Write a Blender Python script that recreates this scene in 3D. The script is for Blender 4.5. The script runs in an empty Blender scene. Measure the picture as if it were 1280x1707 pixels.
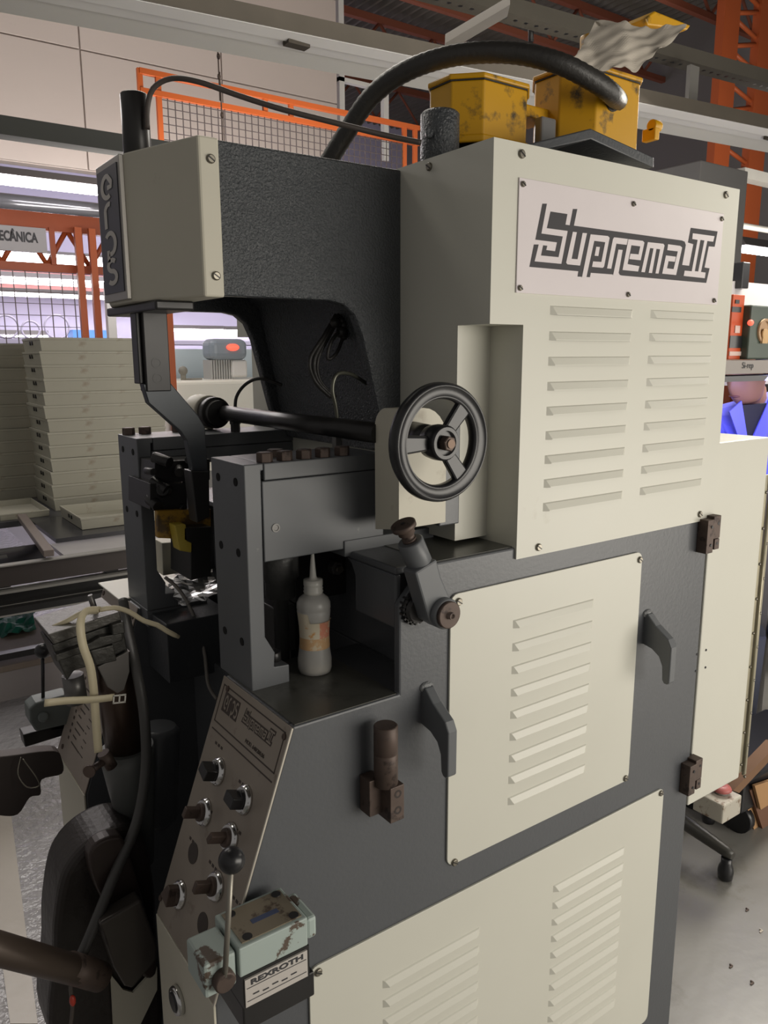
import bpy, bmesh, math, random
from mathutils import Vector, Matrix
from mathutils.geometry import tessellate_polygon
random.seed(7)
PI = math.pi
COL = bpy.context.scene.collection
# ------------------------------------------------------------------ camera
YAW, PIT, ROL, FPX = 0.6172, -0.1946, -0.0035, 1305.0
CAM = Vector((0, 0, 1.6))
def _axes():
    cy, sy, cp, sp, cr, sr = math.cos(YAW), math.sin(YAW), math.cos(PIT), math.sin(PIT), math.cos(ROL), math.sin(ROL)
    f = Vector((sy*cp, cy*cp, sp)); r = Vector((cy, -sy, 0)); u = r.cross(f)
    return (r*cr + u*sr), (u*cr - r*sr), f
RX, UP, FW = _axes()
cd = bpy.data.cameras.new('camera'); cam = bpy.data.objects.new('camera', cd); COL.objects.link(cam)
cd.sensor_fit = 'HORIZONTAL'; cd.sensor_width = 36; cd.lens = 36*FPX/1280; cd.clip_end = 200; cd.clip_start = 0.02
m = Matrix((RX, UP, -FW)).transposed().to_4x4(); m.translation = CAM
cam.matrix_world = m
bpy.context.scene.camera = cam
def at(x, y, ax, v):
    """point of the picture (1280x1707 frame) on the real plane axis ax = v"""
    d = FW + RX*((x-640)/FPX) - UP*((y-853.5)/FPX)
    return CAM + d*((v-CAM[ax])/d[ax])
def dep(x, y, t):
    return CAM + (FW + RX*((x-640)/FPX) - UP*((y-853.5)/FPX))*t
# ------------------------------------------------------------------ world, lights, exposure
sc = bpy.context.scene
sc.view_settings.view_transform = 'Standard'; sc.view_settings.look = 'None'
sc.view_settings.exposure = 0.0; sc.view_settings.gamma = 1.0; sc.view_settings.use_curve_mapping = False
w = bpy.data.worlds.new('hall_air'); sc.world = w; w.use_nodes = True
w.node_tree.nodes['Background'].inputs[0].default_value = (0.80, 0.76, 0.72, 1)
w.node_tree.nodes['Background'].inputs[1].default_value = 0.25
def area(name, loc, target, sx, sy, power, col=(1, 1, 1)):
    l = bpy.data.lights.new(name, 'AREA'); l.shape = 'RECTANGLE'; l.size = sx; l.size_y = sy; l.energy = power; l.color = col
    o = bpy.data.objects.new(name, l); COL.objects.link(o); o.location = loc
    o.rotation_euler = (Vector(target)-Vector(loc)).to_track_quat('-Z', 'Z').to_euler()
    return o
WARM = (1.0, 0.94, 0.84)
area('open_side_daylight', (2.5, -1.7, 1.15), (1.25, 0.85, 0.75), 3.4, 1.3, 80, WARM)
area('overhead_tube_light', (1.5, 2.3, 3.1), (1.0, 1.5, 0.0), 3.0, 0.4, 26, WARM)
area('left_bay_light', (1.0, 5.2, 3.2), (0.6, 3.6, 0.4), 3.0, 0.6, 40, (1.0, 0.95, 0.93))
area('far_bay_light', (3.5, 9.2, 2.9), (3.2, 12.0, 1.6), 6.0, 1.0, 130, (0.97, 0.94, 1.0))
area('wall_fill_light', (2.0, 5.25, 2.3), (2.4, 7.0, 4.6), 3.5, 0.3, 70, (1.0, 0.93, 0.88))  # added light, out of sight, that brightens the beige wall
area('luminaire_fill_light', (3.3, 0.5, 1.9), (2.3, 2.8, 2.7), 2.0, 0.6, 14, WARM)  # added light outside the frame, brightens the underside of the light fitting
area('right_bay_light', (3.5, 1.7, 2.5), (2.6, 1.3, 0.2), 1.6, 0.5, 52, WARM)
area('roof_fill_light', (6.0, 3.0, 2.4), (6.0, 5.5, 5.5), 3.0, 1.0, 60, WARM)  # added light aimed upwards to bring out the roof ribs

# ------------------------------------------------------------------ materials
MATS = {}
def mat(name, col, rough=0.5, metal=0.0, var=0.0, vscale=6.0, bump=0.0, bscale=200.0, bdist=0.004, dirt=None, dthr=0.6, dscale=9.0, emit=0.0, trans=0.0, alpha=1.0, coat=0.0, dsoft=0.08):
    if name in MATS: return MATS[name]
    mt = bpy.data.materials.new(name); mt.use_nodes = True
    nt = mt.node_tree; N = nt.nodes; L = nt.links; b = N['Principled BSDF']
    b.inputs['Roughness'].default_value = rough; b.inputs['Metallic'].default_value = metal
    b.inputs['Base Color'].default_value = (*col, 1)
    if coat: b.inputs['Coat Weight'].default_value = coat
    tc = N.new('ShaderNodeTexCoord')
    last = None
    if var > 0:
        nz = N.new('ShaderNodeTexNoise'); nz.inputs['Scale'].default_value = vscale; nz.inputs['Detail'].default_value = 6
        L.new(tc.outputs['Object'], nz.inputs['Vector'])
        mx = N.new('ShaderNodeMix'); mx.data_type = 'RGBA'
        mx.inputs[6].default_value = (*[c*(1-var) for c in col], 1); mx.inputs[7].default_value = (*[min(1, c*(1+var)) for c in col], 1)
        L.new(nz.outputs['Fac'], mx.inputs[0]); last = mx.outputs[2]
    if dirt:
        nz = N.new('ShaderNodeTexNoise'); nz.inputs['Scale'].default_value = dscale; nz.inputs['Detail'].default_value = 9; nz.inputs['Roughness'].default_value = 0.65
        L.new(tc.outputs['Object'], nz.inputs['Vector'])
        rp = N.new('ShaderNodeMapRange'); rp.inputs[1].default_value = dthr; rp.inputs[2].default_value = dthr+dsoft
        L.new(nz.outputs['Fac'], rp.inputs[0])
        mx = N.new('ShaderNodeMix'); mx.data_type = 'RGBA'; mx.inputs[7].default_value = (*dirt, 1)
        if last: L.new(last, mx.inputs[6])
        else: mx.inputs[6].default_value = (*col, 1)
        L.new(rp.outputs[0], mx.inputs[0]); last = mx.outputs[2]
    if last: L.new(last, b.inputs['Base Color'])
    if bump > 0:
        nz = N.new('ShaderNodeTexNoise'); nz.inputs['Scale'].default_value = bscale; nz.inputs['Detail'].default_value = 3
        L.new(tc.outputs['Object'], nz.inputs['Vector'])
        bp = N.new('ShaderNodeBump'); bp.inputs['Strength'].default_value = bump; bp.inputs['Distance'].default_value = bdist
        L.new(nz.outputs['Fac'], bp.inputs['Height']); L.new(bp.outputs[0], b.inputs['Normal'])
    if emit > 0:
        b.inputs['Emission Color'].default_value = (*col, 1); b.inputs['Emission Strength'].default_value = emit
    if trans > 0:
        b.inputs['Transmission Weight'].default_value = trans
    if alpha < 1: b.inputs['Alpha'].default_value = alpha
    MATS[name] = mt
    return mt
CREAM = mat('cream_paint', (0.66, 0.65, 0.57), 0.38, var=0.05, vscale=4, dirt=(0.42, 0.37, 0.28), dthr=0.70, dscale=5, dsoft=0.2)
CREAM2 = mat('worn_cream_paint', (0.60, 0.57, 0.47), 0.5, var=0.08, vscale=8, dirt=(0.30, 0.24, 0.17), dthr=0.62, dscale=12, dsoft=0.2)
GREY = mat('grey_enamel', (0.094, 0.099, 0.107), 0.36, var=0.08, vscale=5, bump=0.07, bscale=160, dirt=(0.17, 0.17, 0.16), dthr=0.70, dscale=22)
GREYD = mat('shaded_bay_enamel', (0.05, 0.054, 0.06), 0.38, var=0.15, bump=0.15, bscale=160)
GREYP = mat('plate_grey_enamel', (0.12, 0.127, 0.135), 0.42, var=0.06, vscale=14, dirt=(0.25, 0.25, 0.24), dthr=0.70, dscale=40)
OILY = mat('oily_grey_deck', (0.10, 0.10, 0.088), 0.28, var=0.3, vscale=9, dirt=(0.035, 0.033, 0.03), dthr=0.54, dscale=14, dsoft=0.2)
HAMMER = mat('hammered_grey_paint', (0.072, 0.078, 0.084), 0.27, bump=1.0, bscale=250)
BLACK = mat('black_plastic', (0.018, 0.018, 0.02), 0.3)
BLACKM = mat('black_oiled_steel', (0.028, 0.027, 0.027), 0.35, metal=0.3, var=0.3, vscale=20)
RUST = mat('browned_steel', (0.105, 0.075, 0.062), 0.55, metal=0.35, var=0.35, vscale=40, dirt=(0.05, 0.035, 0.03), dthr=0.55, dscale=50)
STEEL = mat('bare_steel', (0.25, 0.23, 0.19), 0.35, metal=0.85, var=0.15, vscale=30)
DSTEEL = mat('dark_bare_steel', (0.16, 0.155, 0.15), 0.4, metal=0.6, var=0.25, vscale=25)
CHROME = mat('chrome', (0.72, 0.72, 0.72), 0.18, metal=1.0)
PLATE = mat('white_name_plate', (0.76, 0.70, 0.71), 0.32, var=0.03, vscale=20, dirt=(0.45, 0.42, 0.42), dthr=0.72, dscale=35)
INK = mat('dark_grey_ink', (0.040, 0.037, 0.042), 0.65)
PANEL = mat('grimy_switch_panel', (0.33, 0.285, 0.24), 0.42, metal=0.25, var=0.12, vscale=14, dirt=(0.14, 0.10, 0.075), dthr=0.60, dscale=18, dsoft=0.15)
PINK = mat('panel_ink', (0.06, 0.045, 0.038), 0.6)
YELL = mat('yellow_enamel', (0.60, 0.31, 0.004), 0.42, var=0.12, vscale=10, dirt=(0.07, 0.05, 0.02), dthr=0.57, dscale=20, dsoft=0.12)
MINT = mat('pale_green_paint', (0.40, 0.47, 0.44), 0.5, var=0.08, dirt=(0.11, 0.08, 0.06), dthr=0.565, dscale=22, dsoft=0.03)
RUBBER = mat('black_rubber', (0.03, 0.028, 0.026), 0.45, bump=0.3, bscale=120)
CABLE = mat('brown_grey_cable', (0.085, 0.07, 0.062), 0.5)
STRAP = mat('cream_plastic_strap', (0.62, 0.55, 0.38), 0.5, var=0.1, vscale=30)
ORANGE = mat('orange_paint', (0.36, 0.075, 0.02), 0.5, var=0.15, vscale=3)
ORANGEF = mat('bright_orange_tube_paint', (0.46, 0.095, 0.018), 0.5)
WALLM = mat('beige_wall_panel_paint', (0.56, 0.49, 0.45), 0.8, var=0.05, vscale=1.2, dirt=(0.38, 0.32, 0.29), dthr=0.66, dscale=3, dsoft=0.25)
ROOFM = mat('dark_roof_sheet', (0.12, 0.108, 0.09), 0.7)
WHITEP = mat('dusty_white_enamel', (0.74, 0.73, 0.70), 0.3, var=0.05, vscale=2)
DUST = mat('dust_brown_top', (0.085, 0.072, 0.056), 0.8, var=0.2, vscale=8)
TRAY = mat('ivory_tray_plastic', (0.36, 0.345, 0.28), 0.5, var=0.14, vscale=4, dirt=(0.25, 0.21, 0.15), dthr=0.60, dscale=8, dsoft=0.15)
LAV = mat('lavender_far_wall', (0.42, 0.39, 0.52), 0.8)
TUBE = mat('fluorescent_tube', (1.0, 0.95, 0.97), 0.5, emit=14.0)
SIGNW = mat('white_sign_board', (0.42, 0.41, 0.42), 0.5)
TEXTD = mat('sign_text_black', (0.05, 0.05, 0.055), 0.6)
CLEARM = mat('translucent_bottle_plastic', (0.80, 0.79, 0.76), 0.3, trans=0.55, alpha=0.62)
LIQ = mat('cloudy_glue', (0.62, 0.56, 0.42), 0.3, trans=0.35)
PAPER = mat('torn_grey_paper', (0.52, 0.47, 0.40), 0.8, var=0.12, vscale=12, dirt=(0.10, 0.08, 0.05), dthr=0.62, dscale=14, dsoft=0.1)
GALV = mat('galvanised_steel', (0.30, 0.29, 0.27), 0.5, metal=0.4, var=0.15, vscale=6)
CARD = mat('cardboard', (0.42, 0.24, 0.11), 0.8, var=0.1)

# ------------------------------------------------------------------ mesh builder
class B:
    def __init__(s): s.bm = bmesh.new(); s.mi = 0
    def m(s, i): s.mi = i; return s
    def _f(s, vs, smooth=False):
        try:
            f = s.bm.faces.new(vs); f.material_index = s.mi; f.smooth = smooth; return f
        except ValueError: return None
    def box(s, a, b, T=None):
        x0, y0, z0 = a; x1, y1, z1 = b
        P = [(x0,y0,z0),(x1,y0,z0),(x1,y1,z0),(x0,y1,z0),(x0,y0,z1),(x1,y0,z1),(x1,y1,z1),(x0,y1,z1)]
        v = [s.bm.verts.new(T @ Vector(p) if T else p) for p in P]
        for q in ((3,2,1,0),(4,5,6,7),(0,1,5,4),(1,2,6,5),(2,3,7,6),(3,0,4,7)): s._f([v[i] for i in q])
        return s
    def prism(s, poly, ax, a, b, T=None):
        """poly of 2D points in the two axes other than ax (in order), extruded a..b along ax"""
        o = [i for i in (0,1,2) if i != ax]
        def mk(p, h):
            q = [0,0,0]; q[o[0]] = p[0]; q[o[1]] = p[1]; q[ax] = h; q = Vector(q)
            return s.bm.verts.new(T @ q if T else q)
        A = [mk(p, a) for p in poly]; C = [mk(p, b) for p in poly]; n = len(poly)
        s._f(list(reversed(A))); s._f(C)
        for i in range(n): s._f([A[i], A[(i+1) % n], C[(i+1) % n], C[i]])
        return s
    def poly3(s, pts, thick):
        """planar polygon in 3D thickened by vector thick"""
        A = [s.bm.verts.new(Vector(p)) for p in pts]; t = Vector(thick); C = [s.bm.verts.new(Vector(p)+t) for p in pts]; n = len(A)
        s._f(A); s._f(list(reversed(C)))
        for i in range(n): s._f([A[i], C[i], C[(i+1) % n], A[(i+1) % n]])
        return s
    def lathe(s, p0, p1, prof, seg=24, smooth=True):
        """prof = [(t along p0->p1 in metres, radius)]"""
        p0 = Vector(p0); d = (Vector(p1)-p0).normalized()
        a = d.orthogonal().normalized(); c = d.cross(a)
        rings = []
        for t, r in prof:
            r = max(r, 1e-5)
            rings.append([s.bm.verts.new(p0+d*t+(a*math.cos(2*PI*k/seg)+c*math.sin(2*PI*k/seg))*r) for k in range(seg)])
        for i in range(len(rings)-1):
            sm = smooth and abs(prof[i][0]-prof[i+1][0]) > 1e-6
            for k in range(seg):
                s._f([rings[i][k], rings[i][(k+1) % seg], rings[i+1][(k+1) % seg], rings[i+1][k]], sm)
        s._f(list(reversed(rings[0]))); s._f(rings[-1])
        return s
    def cyl(s, p0, p1, r0, r1=None, seg=24, ch=0.0):
        L = (Vector(p1)-Vector(p0)).length; r1 = r0 if r1 is None else r1
        if ch: return s.lathe(p0, p1, [(0, r0-ch), (ch, r0), (L-ch, r1), (L, r1-ch)], seg)
        return s.lathe(p0, p1, [(0, r0), (L, r1)], seg)
    def tube(s, pts, r, seg=10, ridge=0.0, step=None, flat=1.0):
        pts = spline(pts, step or r*1.2)
        rr = r
        prev = None; a = None
        n = len(pts); rings = []
        for i, p in enumerate(pts):
            d = (pts[min(i+1, n-1)]-pts[max(i-1, 0)])
            if d.length < 1e-9: continue
            d.normalize()
            a = (d.orthogonal() if a is None else a - d*a.dot(d)).normalized(); c = d.cross(a)
            q = rr(i/(n-1)) if callable(rr) else rr
            if ridge: q *= (1+ridge*(1 if i % 2 else -1))
            rings.append([s.bm.verts.new(p+a*(math.cos(2*PI*k/seg)*q)+c*(math.sin(2*PI*k/seg)*q*flat)) for k in range(seg)])
        for i in range(len(rings)-1):
            for k in range(seg): s._f([rings[i][k], rings[i][(k+1) % seg], rings[i+1][(k+1) % seg], rings[i+1][k]], True)
        s._f(list(reversed(rings[0]))); s._f(rings[-1])
        return s
    def ball(s, c, r, seg=20, sx=1, sy=1, sz=1):
        c = Vector(c); rings = []
        for i in range(1, seg//2):
            th = PI*i/(seg//2)
            rings.append([s.bm.verts.new(c+Vector((r*sx*math.sin(th)*math.cos(2*PI*k/seg), r*sy*math.sin(th)*math.sin(2*PI*k/seg), r*sz*math.cos(th)))) for k in range(seg)])
        t = s.bm.verts.new(c+Vector((0,0,r*sz))); b = s.bm.verts.new(c-Vector((0,0,r*sz)))
        for k in range(seg):
            s._f([t, rings[0][k], rings[0][(k+1) % seg]], True); s._f([b, rings[-1][(k+1) % seg], rings[-1][k]], True)
            for i in range(len(rings)-1): s._f([rings[i][k], rings[i+1][k], rings[i+1][(k+1) % seg], rings[i][(k+1) % seg]], True)
        return s
    def hexa(s, p0, p1, r):
        return s.lathe(p0, p1, [(0, r), ((Vector(p1)-Vector(p0)).length-r*0.12, r), ((Vector(p1)-Vector(p0)).length, r*0.88)], 6, False)
    def mesh(s, name, mats):
        bmesh.ops.recalc_face_normals(s.bm, faces=s.bm.faces)
        me = bpy.data.meshes.new(name); s.bm.to_mesh(me); s.bm.free()
        for m_ in (mats if isinstance(mats, (list, tuple)) else [mats]): me.materials.append(m_)
        return me
    def obj(s, name, mats, parent=None, bevel=0.0, seg=2):
        return link(name, s.mesh(name, mats), parent, bevel, seg)
def spline(pts, step):
    pts = [Vector(p) for p in pts]
    if len(pts) < 3:
        n = max(1, int((pts[1]-pts[0]).length/step)); return [pts[0].lerp(pts[1], i/n) for i in range(n+1)]
    out = []
    for i in range(len(pts)-1):
        p0 = pts[max(i-1,0)]; p1 = pts[i]; p2 = pts[i+1]; p3 = pts[min(i+2, len(pts)-1)]
        n = max(2, int((p2-p1).length/step))
        for k in range(n):
            t = k/n
            out.append(0.5*((2*p1)+(p2-p0)*t+(2*p0-5*p1+4*p2-p3)*t*t+(3*p1-p0-3*p2+p3)*t**3))
    out.append(pts[-1]); return out
WL = {}
def link(name, me, parent=None, bevel=0.0, seg=2):
    o = bpy.data.objects.new(name, me); COL.objects.link(o)
    if parent is not None:
        o.parent = parent; o.matrix_parent_inverse = Matrix.Translation(-WL.get(parent.name, Vector((0,0,0))))
    if bevel:
        b = o.modifiers.new('bevel', 'BEVEL'); b.width = bevel; b.segments = seg; b.limit_method = 'ANGLE'; b.angle_limit = 0.6
        for p in me.polygons: pass
        b.harden_normals = False
    return o
def tag(o, label, cat, group=None, kind=None):
    o['label'] = label; o['category'] = cat
    if group: o['group'] = group
    if kind: o['kind'] = kind
    return o
def thing(name, label, cat, loc, group=None):
    o = bpy.data.objects.new(name, None); COL.objects.link(o); o.location = loc; o.empty_display_size = 0.05
    WL[o.name] = Vector(loc)
    return tag(o, label, cat, group)
def struct(o):
    o['kind'] = 'structure'; return o
def rrect(x0, x1, z0, z1, r, n=4):
    out = []
    for cx, cz, a0 in ((x1-r, z0+r, -PI/2), (x1-r, z1-r, 0), (x0+r, z1-r, PI/2), (x0+r, z0+r, PI)):
        for k in range(n+1):
            a = a0+PI/2*k/n; out.append((cx+r*math.cos(a), cz+r*math.sin(a)))
    return out
def text_mesh(name, s, size, origin, xdir, zdir, mt, parent, depth=0.0004, bold=0.0, align='LEFT', width=None):
    cu = bpy.data.curves.new(name, 'FONT'); cu.body = s; cu.size = size; cu.extrude = depth; cu.align_x = align; cu.offset = bold
    ob = bpy.data.objects.new(name+'_tmp', cu); COL.objects.link(ob)
    dg = bpy.context.evaluated_depsgraph_get(); me = bpy.data.meshes.new_from_object(ob.evaluated_get(dg))
    bpy.data.objects.remove(ob)
    X = Vector(xdir).normalized(); Z = Vector(zdir).normalized(); Y = X.cross(Z)
    k = 1.0
    if width:
        xs = [v.co.x for v in me.vertices]; k = width/(max(xs)-min(xs))
    for v in me.vertices:
        c = v.co.copy(); v.co = Vector(origin)+X*(c.x*k)+Z*c.y+Y*c.z
    me.materials.clear(); me.materials.append(mt)
    return link(name, me, parent)

# slotted screw meshes facing -y and -x, copied wherever a screw sits
def screw_mesh(axis, r=0.0062):
    b = B(); d = Vector((0,-1,0)) if axis == 'y' else Vector((-1,0,0))
    b.lathe((0,0,0), d, [(0, r), (0.0022, r), (0.0036, r*0.75)], 14)
    b.m(1)
    T = Matrix.Rotation(0.6, 4, 'Y') if axis == 'y' else Matrix.Rotation(0.6, 4, 'X')
    if axis == 'y': b.box((-r*0.9, -0.0041, -0.0008), (r*0.9, -0.003, 0.0008), T)
    else: b.box((-0.0041, -r*0.9, -0.0008), (-0.003, r*0.9, 0.0008), T)
    return b.mesh('screw', [STEEL, BLACKM])
SCR_Y = screw_mesh('y'); SCR_X = screw_mesh('x'); RIV_Y = screw_mesh('y', 0.0042)
def screw(p, parent, me=None, name='screw'):
    o = link(name, me or SCR_Y, parent)
    o.matrix_parent_inverse = o.matrix_parent_inverse @ Matrix.Translation(Vector(p))
    return o

def at_px_box(b, poly_px, y0, y1):
    A = [at(px, py, 1, y0) for px, py in poly_px]
    b.prism([(p.x, p.z) for p in A], 1, y0, y1)
def smooth_px(pts, k=6):
    n = len(pts); out = []
    for i in range(n):
        p0, p1, p2, p3 = [Vector(pts[(i+j-1) % n]) for j in range(4)]
        for q in range(k):
            t = q/k; v = 0.5*((2*p1)+(p2-p0)*t+(2*p0-5*p1+4*p2-p3)*t*t+(3*p1-p0-3*p2+p3)*t**3); out.append((v.x, v.y))
    return out
def crumple(name, corners, nx, ny, amp, mt, seed=1, thick=0.0006):
    random.seed(seed); b = B(); V = []
    c00, c10, c11, c01 = [Vector(c) for c in corners]
    nrm = (c10-c00).cross(c01-c00).normalized()
    ph = [random.uniform(0, 6) for _ in range(6)]
    for j in range(ny+1):
        row = []
        for i in range(nx+1):
            u, v = i/nx, j/ny
            p = c00.lerp(c10, u).lerp(c01.lerp(c11, u), v)
            edge = 1.0
            p = p + nrm*(amp*(math.sin(u*9+ph[0]+v*4)+0.7*math.sin(v*13+ph[1]+u*5)+0.5*math.sin(u*23+ph[2])*math.cos(v*17+ph[3])+random.uniform(-.35,.35)))
            if j in (0, ny) or i in (0, nx): p += Vector((random.uniform(-1,1), 0, random.uniform(-1,1)))*amp*1.3
            row.append(b.bm.verts.new(p))
        V.append(row)
    for j in range(ny):
        for i in range(nx): b._f([V[j][i], V[j][i+1], V[j+1][i+1], V[j+1][i]], False)
    o = b.obj(name, mt); s_ = o.modifiers.new('solid', 'SOLIDIFY'); s_.thickness = thick
    return o
# ------------------------------------------------------------------ setting: floor, walls, roof
ff = B().box((-6, -4, -0.05), (12, 14, 0)).obj('floor', mat('painted_floor', (0.235, 0.228, 0.21), 0.33, var=0.12, vscale=1.5, bump=0.4, bscale=22, bdist=0.002, dirt=(0.16, 0.15, 0.13), dthr=0.56, dscale=4.5, dsoft=0.12)); struct(ff)
struct(B().box((-4, 0.9, 0.0), (1.3, 11.9, 0.0008)).obj('floor_1', mat('rough_aisle_paint', (0.36, 0.35, 0.355), 0.16, var=0.15, vscale=2, bump=1.0, bscale=24, bdist=0.012, dirt=(0.36, 0.34, 0.32), dthr=0.62, dscale=4, dsoft=0.1)))
YW = 7.0
b = B().box((-3, YW+0.03, 3.12), (4.43, YW+0.15, 6.2)); wb = struct(b.obj('wall_back', WALLM))
xs = [-1.4, 0.3, 2.0, 3.22, 4.43]; zs = [3.12, 4.03, 4.95, 5.9]
for i in range(4):
    for k in range(3):
        B().box((xs[i]+0.006, YW, zs[k]+0.006), (xs[i+1]-0.006, YW+0.03, zs[k+1]-0.006)).obj('wall_panel', WALLM, wb, 0.003)
# far lavender wall, side wall of the right bay
struct(B().box((-3, 12, 0), (12, 12.1, 6.0)).obj('wall_far', LAV))
struct(B().box((9.0, -4, 0), (9.1, 12, 6.0)).obj('wall_right', mat('grey_far_wall', (0.16, 0.15, 0.145), 0.8)))
# roof: real corrugation running along y
b = B(); n = 460; prev = None
for i in range(n+1):
    x = -2+14.0*i/n; z = 5.6+0.04*(1 if i % 4 in (1, 2) else -1)
    cur = [b.bm.verts.new((x, y, z)) for y in (-4, 12)]
    if prev: b._f([prev[0], cur[0], cur[1], prev[1]])
    prev = cur
struct(b.obj('ceiling', ROOFM))
# painted floor stripe
st = [at(0, 1300, 2, 0.001), at(10, 1290, 2, 0.001), at(63, 1707, 2, 0.001), at(17, 1707, 2, 0.001), at(0, 1580, 2, 0.001)]
b = B(); b.poly3(st, (0, 0, 0.0015)); tag(b.obj('floor_line', mat('cream_line_paint', (0.50, 0.46, 0.41), 0.3, var=0.1, bump=0.3, bscale=26)), 'worn cream painted line on the floor at lower left', 'floor marking')
# ------------------------------------------------------------------ BACKGROUND HALL
def bar(b, A, C, wy, hz, drop=0.0):
    """square bar from A to C (bottom near edge), wy deep away from the viewer side, hz high"""
    A, C = Vector(A), Vector(C); d = (C-A).normalized(); n = Vector((0,0,1)).cross(d).normalized()
    if n.y < 0: n = -n
    up = Vector((0,0,1))
    V = [b.bm.verts.new(p+n*i*wy+up*k*hz) for p in (A, C) for i in (0,1) for k in (0,1)]
    for q in ((0,1,3,2),(4,6,7,5),(0,4,5,1),(2,3,7,6),(0,2,6,4),(1,5,7,3)): b._f([V[i] for i in q])
    return b
# white luminaire trunking overhead
LA, LB_ = at(562,68,2,2.62), at(1100,178,2,2.62)
d = (LB_-LA).normalized(); LA = LA-d*1.6; LB_ = LB_+d*2.6
LM = thing('luminaire_trunking', 'long white light fitting with a dusty top crossing above the machine', 'light fitting', LA)
nn = Vector((-d.y, d.x, 0))
b = B(); bar(b, LA, LB_, 0.06, 0.055); b.obj('channel', DUST, LM)
def strip(b, o0, z0, o1, z1, th=0.003):
    V = [b.bm.verts.new(P_+nn*o+Vector((0,0,z+t))) for t in (0, th) for P_, o, z in ((LA,o0,z0),(LB_,o0,z0),(LB_,o1,z1),(LA,o1,z1))]
    for q in ((0,1,2,3),(7,6,5,4),(0,4,5,1),(1,5,6,2),(2,6,7,3),(3,7,4,0)): b._f([V[i] for i in q])
b = B(); strip(b, 0.0, -0.001, 0.05, -0.012); strip(b, 0.05, -0.012, 0.055, -0.004); strip(b, 0.055, -0.004, 0.11, -0.012); strip(b, 0.11, -0.012, 0.115, 0.0); b.obj('reflector', mat('glossy_white_enamel', (0.86,0.85,0.84), 0.12), LM)
b = B(); strip(b, 0.115, -0.002, 0.215, -0.022); b.obj('side_reflector', WHITEP, LM)
for k in range(2):
    p = LA+d*(1.5+2.4*k)+nn*0.06; b = B(); b.box((p.x-0.06,p.y-0.02,p.z-0.02),(p.x+0.02,p.y+0.02,p.z-0.003)); b.obj('tube_holder', DUST, LM)
# perforated strut above
SA, SB = at(770,0,2,2.95), at(1280,138,2,2.95); d2 = (SB-SA).normalized(); SA = SA-d2*0.6; SB = SB+d2*0.5
PSb = thing('perforated_strut', 'grey perforated steel strut running above the white light fitting', 'beam', SA)
b = B(); bar(b, SA, SB, 0.09, 0.06); b.obj('channel', mat('dusty_strut', (0.10,0.09,0.073), 0.7, var=0.15), PSb)
b = B(); n2 = Vector((-d2.y, d2.x, 0)); L = (SB-SA).length
for k in range(int(L/0.055)):
    p = SA+d2*(k*0.055+0.02)+n2*0.045; b.cyl(p-Vector((0,0,0.001)), p+Vector((0,0,0.0015)), 0.009, seg=8)
o = b.obj('punched_hole', BLACK, PSb); o['kind'] = 'stuff'
def simple(name, label, cat, bfun, mt, bevel=0.0, group=None):
    b = B(); bfun(b); return tag(b.obj(name, mt, None, bevel), label, cat, group)
simple('cross_channel', 'pale steel channel rising behind the thick black hose', 'beam', lambda b: bar(b, at(742,72,2,2.72), at(850,8,2,2.84), 0.10, 0.03), mat('dull_channel', (0.13,0.12,0.11), 0.6))
simple('hanger_bar', 'short vertical hanger left of the orange column, between strut and light fitting', 'hanger', lambda b: b.box(tuple(at(1146,190,1,2.35)-Vector((0,0,0.0))), tuple(at(1166,112,1,2.35)+Vector((0,0.02,0)))), GALV)
simple('hanger_bar', 'thin hanger rod above the thick black hose, left of the yellow boxes', 'hanger', lambda b: (b.cyl(at(885,70,1,2.7), at(884,20,1,2.7), 0.012, seg=8)), BLACKM)
# roof purlins and trusses
PUR = mat('rust_red_purlin', (0.22,0.065,0.035), 0.7)
for k, y_ in enumerate((5.2, 6.6, 8.2, 10.0)):
    t = thing('roof_truss', ['rust red roof truss nearest overhead at the top right','second rust red roof truss beyond the perforated strut','rust red roof truss halfway to the far wall','farthest rust red roof truss'][k], 'truss', (6, y_, 5.0), None)
    b = B(); b.box((1.5,y_,5.42),(11.5,y_+0.07,5.50)); b.obj('top_chord', PUR, t)
    b = B(); b.box((1.5,y_,4.95),(11.5,y_+0.06,5.01)); b.obj('bottom_chord', PUR, t)
    for i in range(10):
        x = 3+i*0.8; b = B(); b.cyl((x,y_+0.03,5.0),(x+(0.4 if True else 0),y_+0.03,5.43),0.018,seg=6); b.cyl((x+0.4,y_+0.03,5.43),(x+0.8,y_+0.03,5.0),0.018,seg=6); b.obj('web_bar', PUR, t)
# orange lattice column
yc = 4.6
CO = thing('lattice_column', 'tall orange lattice steel column at the upper right', 'column', (at(1245,300,1,yc).x, yc, 0))
for px in (1202, 1262):
    x0 = at(px,100,1,yc).x; x1 = at(px+26,100,1,yc).x
    B().box((x0,yc,0),(x1,yc+0.08,5.9)).obj('upright', ORANGE, CO)
xa, xb = at(1215,100,1,yc).x, at(1275,100,1,yc).x
for i in range(14):
    z = 1.9+i*0.28; b = B(); b.cyl((xa,yc+0.04,z),(xb,yc+0.04,z+0.14),0.022,seg=6); b.cyl((xb,yc+0.04,z+0.14),(xa,yc+0.04,z+0.28),0.022,seg=6); b.obj('lacing', ORANGE, CO)
# beige upper wall ledge + cable tray
A, C_ = at(-60,212,1,5.0), at(330,262,1,5.0)
simple('cable_tray', 'dark grey cable tray running in front of the beige wall at the left', 'beam', lambda b: b.box((A.x,5.0,(A.z+C_.z)/2-0.02),(C_.x,5.12,(A.z+C_.z)/2+0.08)), mat('dark_green_grey', (0.085,0.088,0.08), 0.7))
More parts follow.
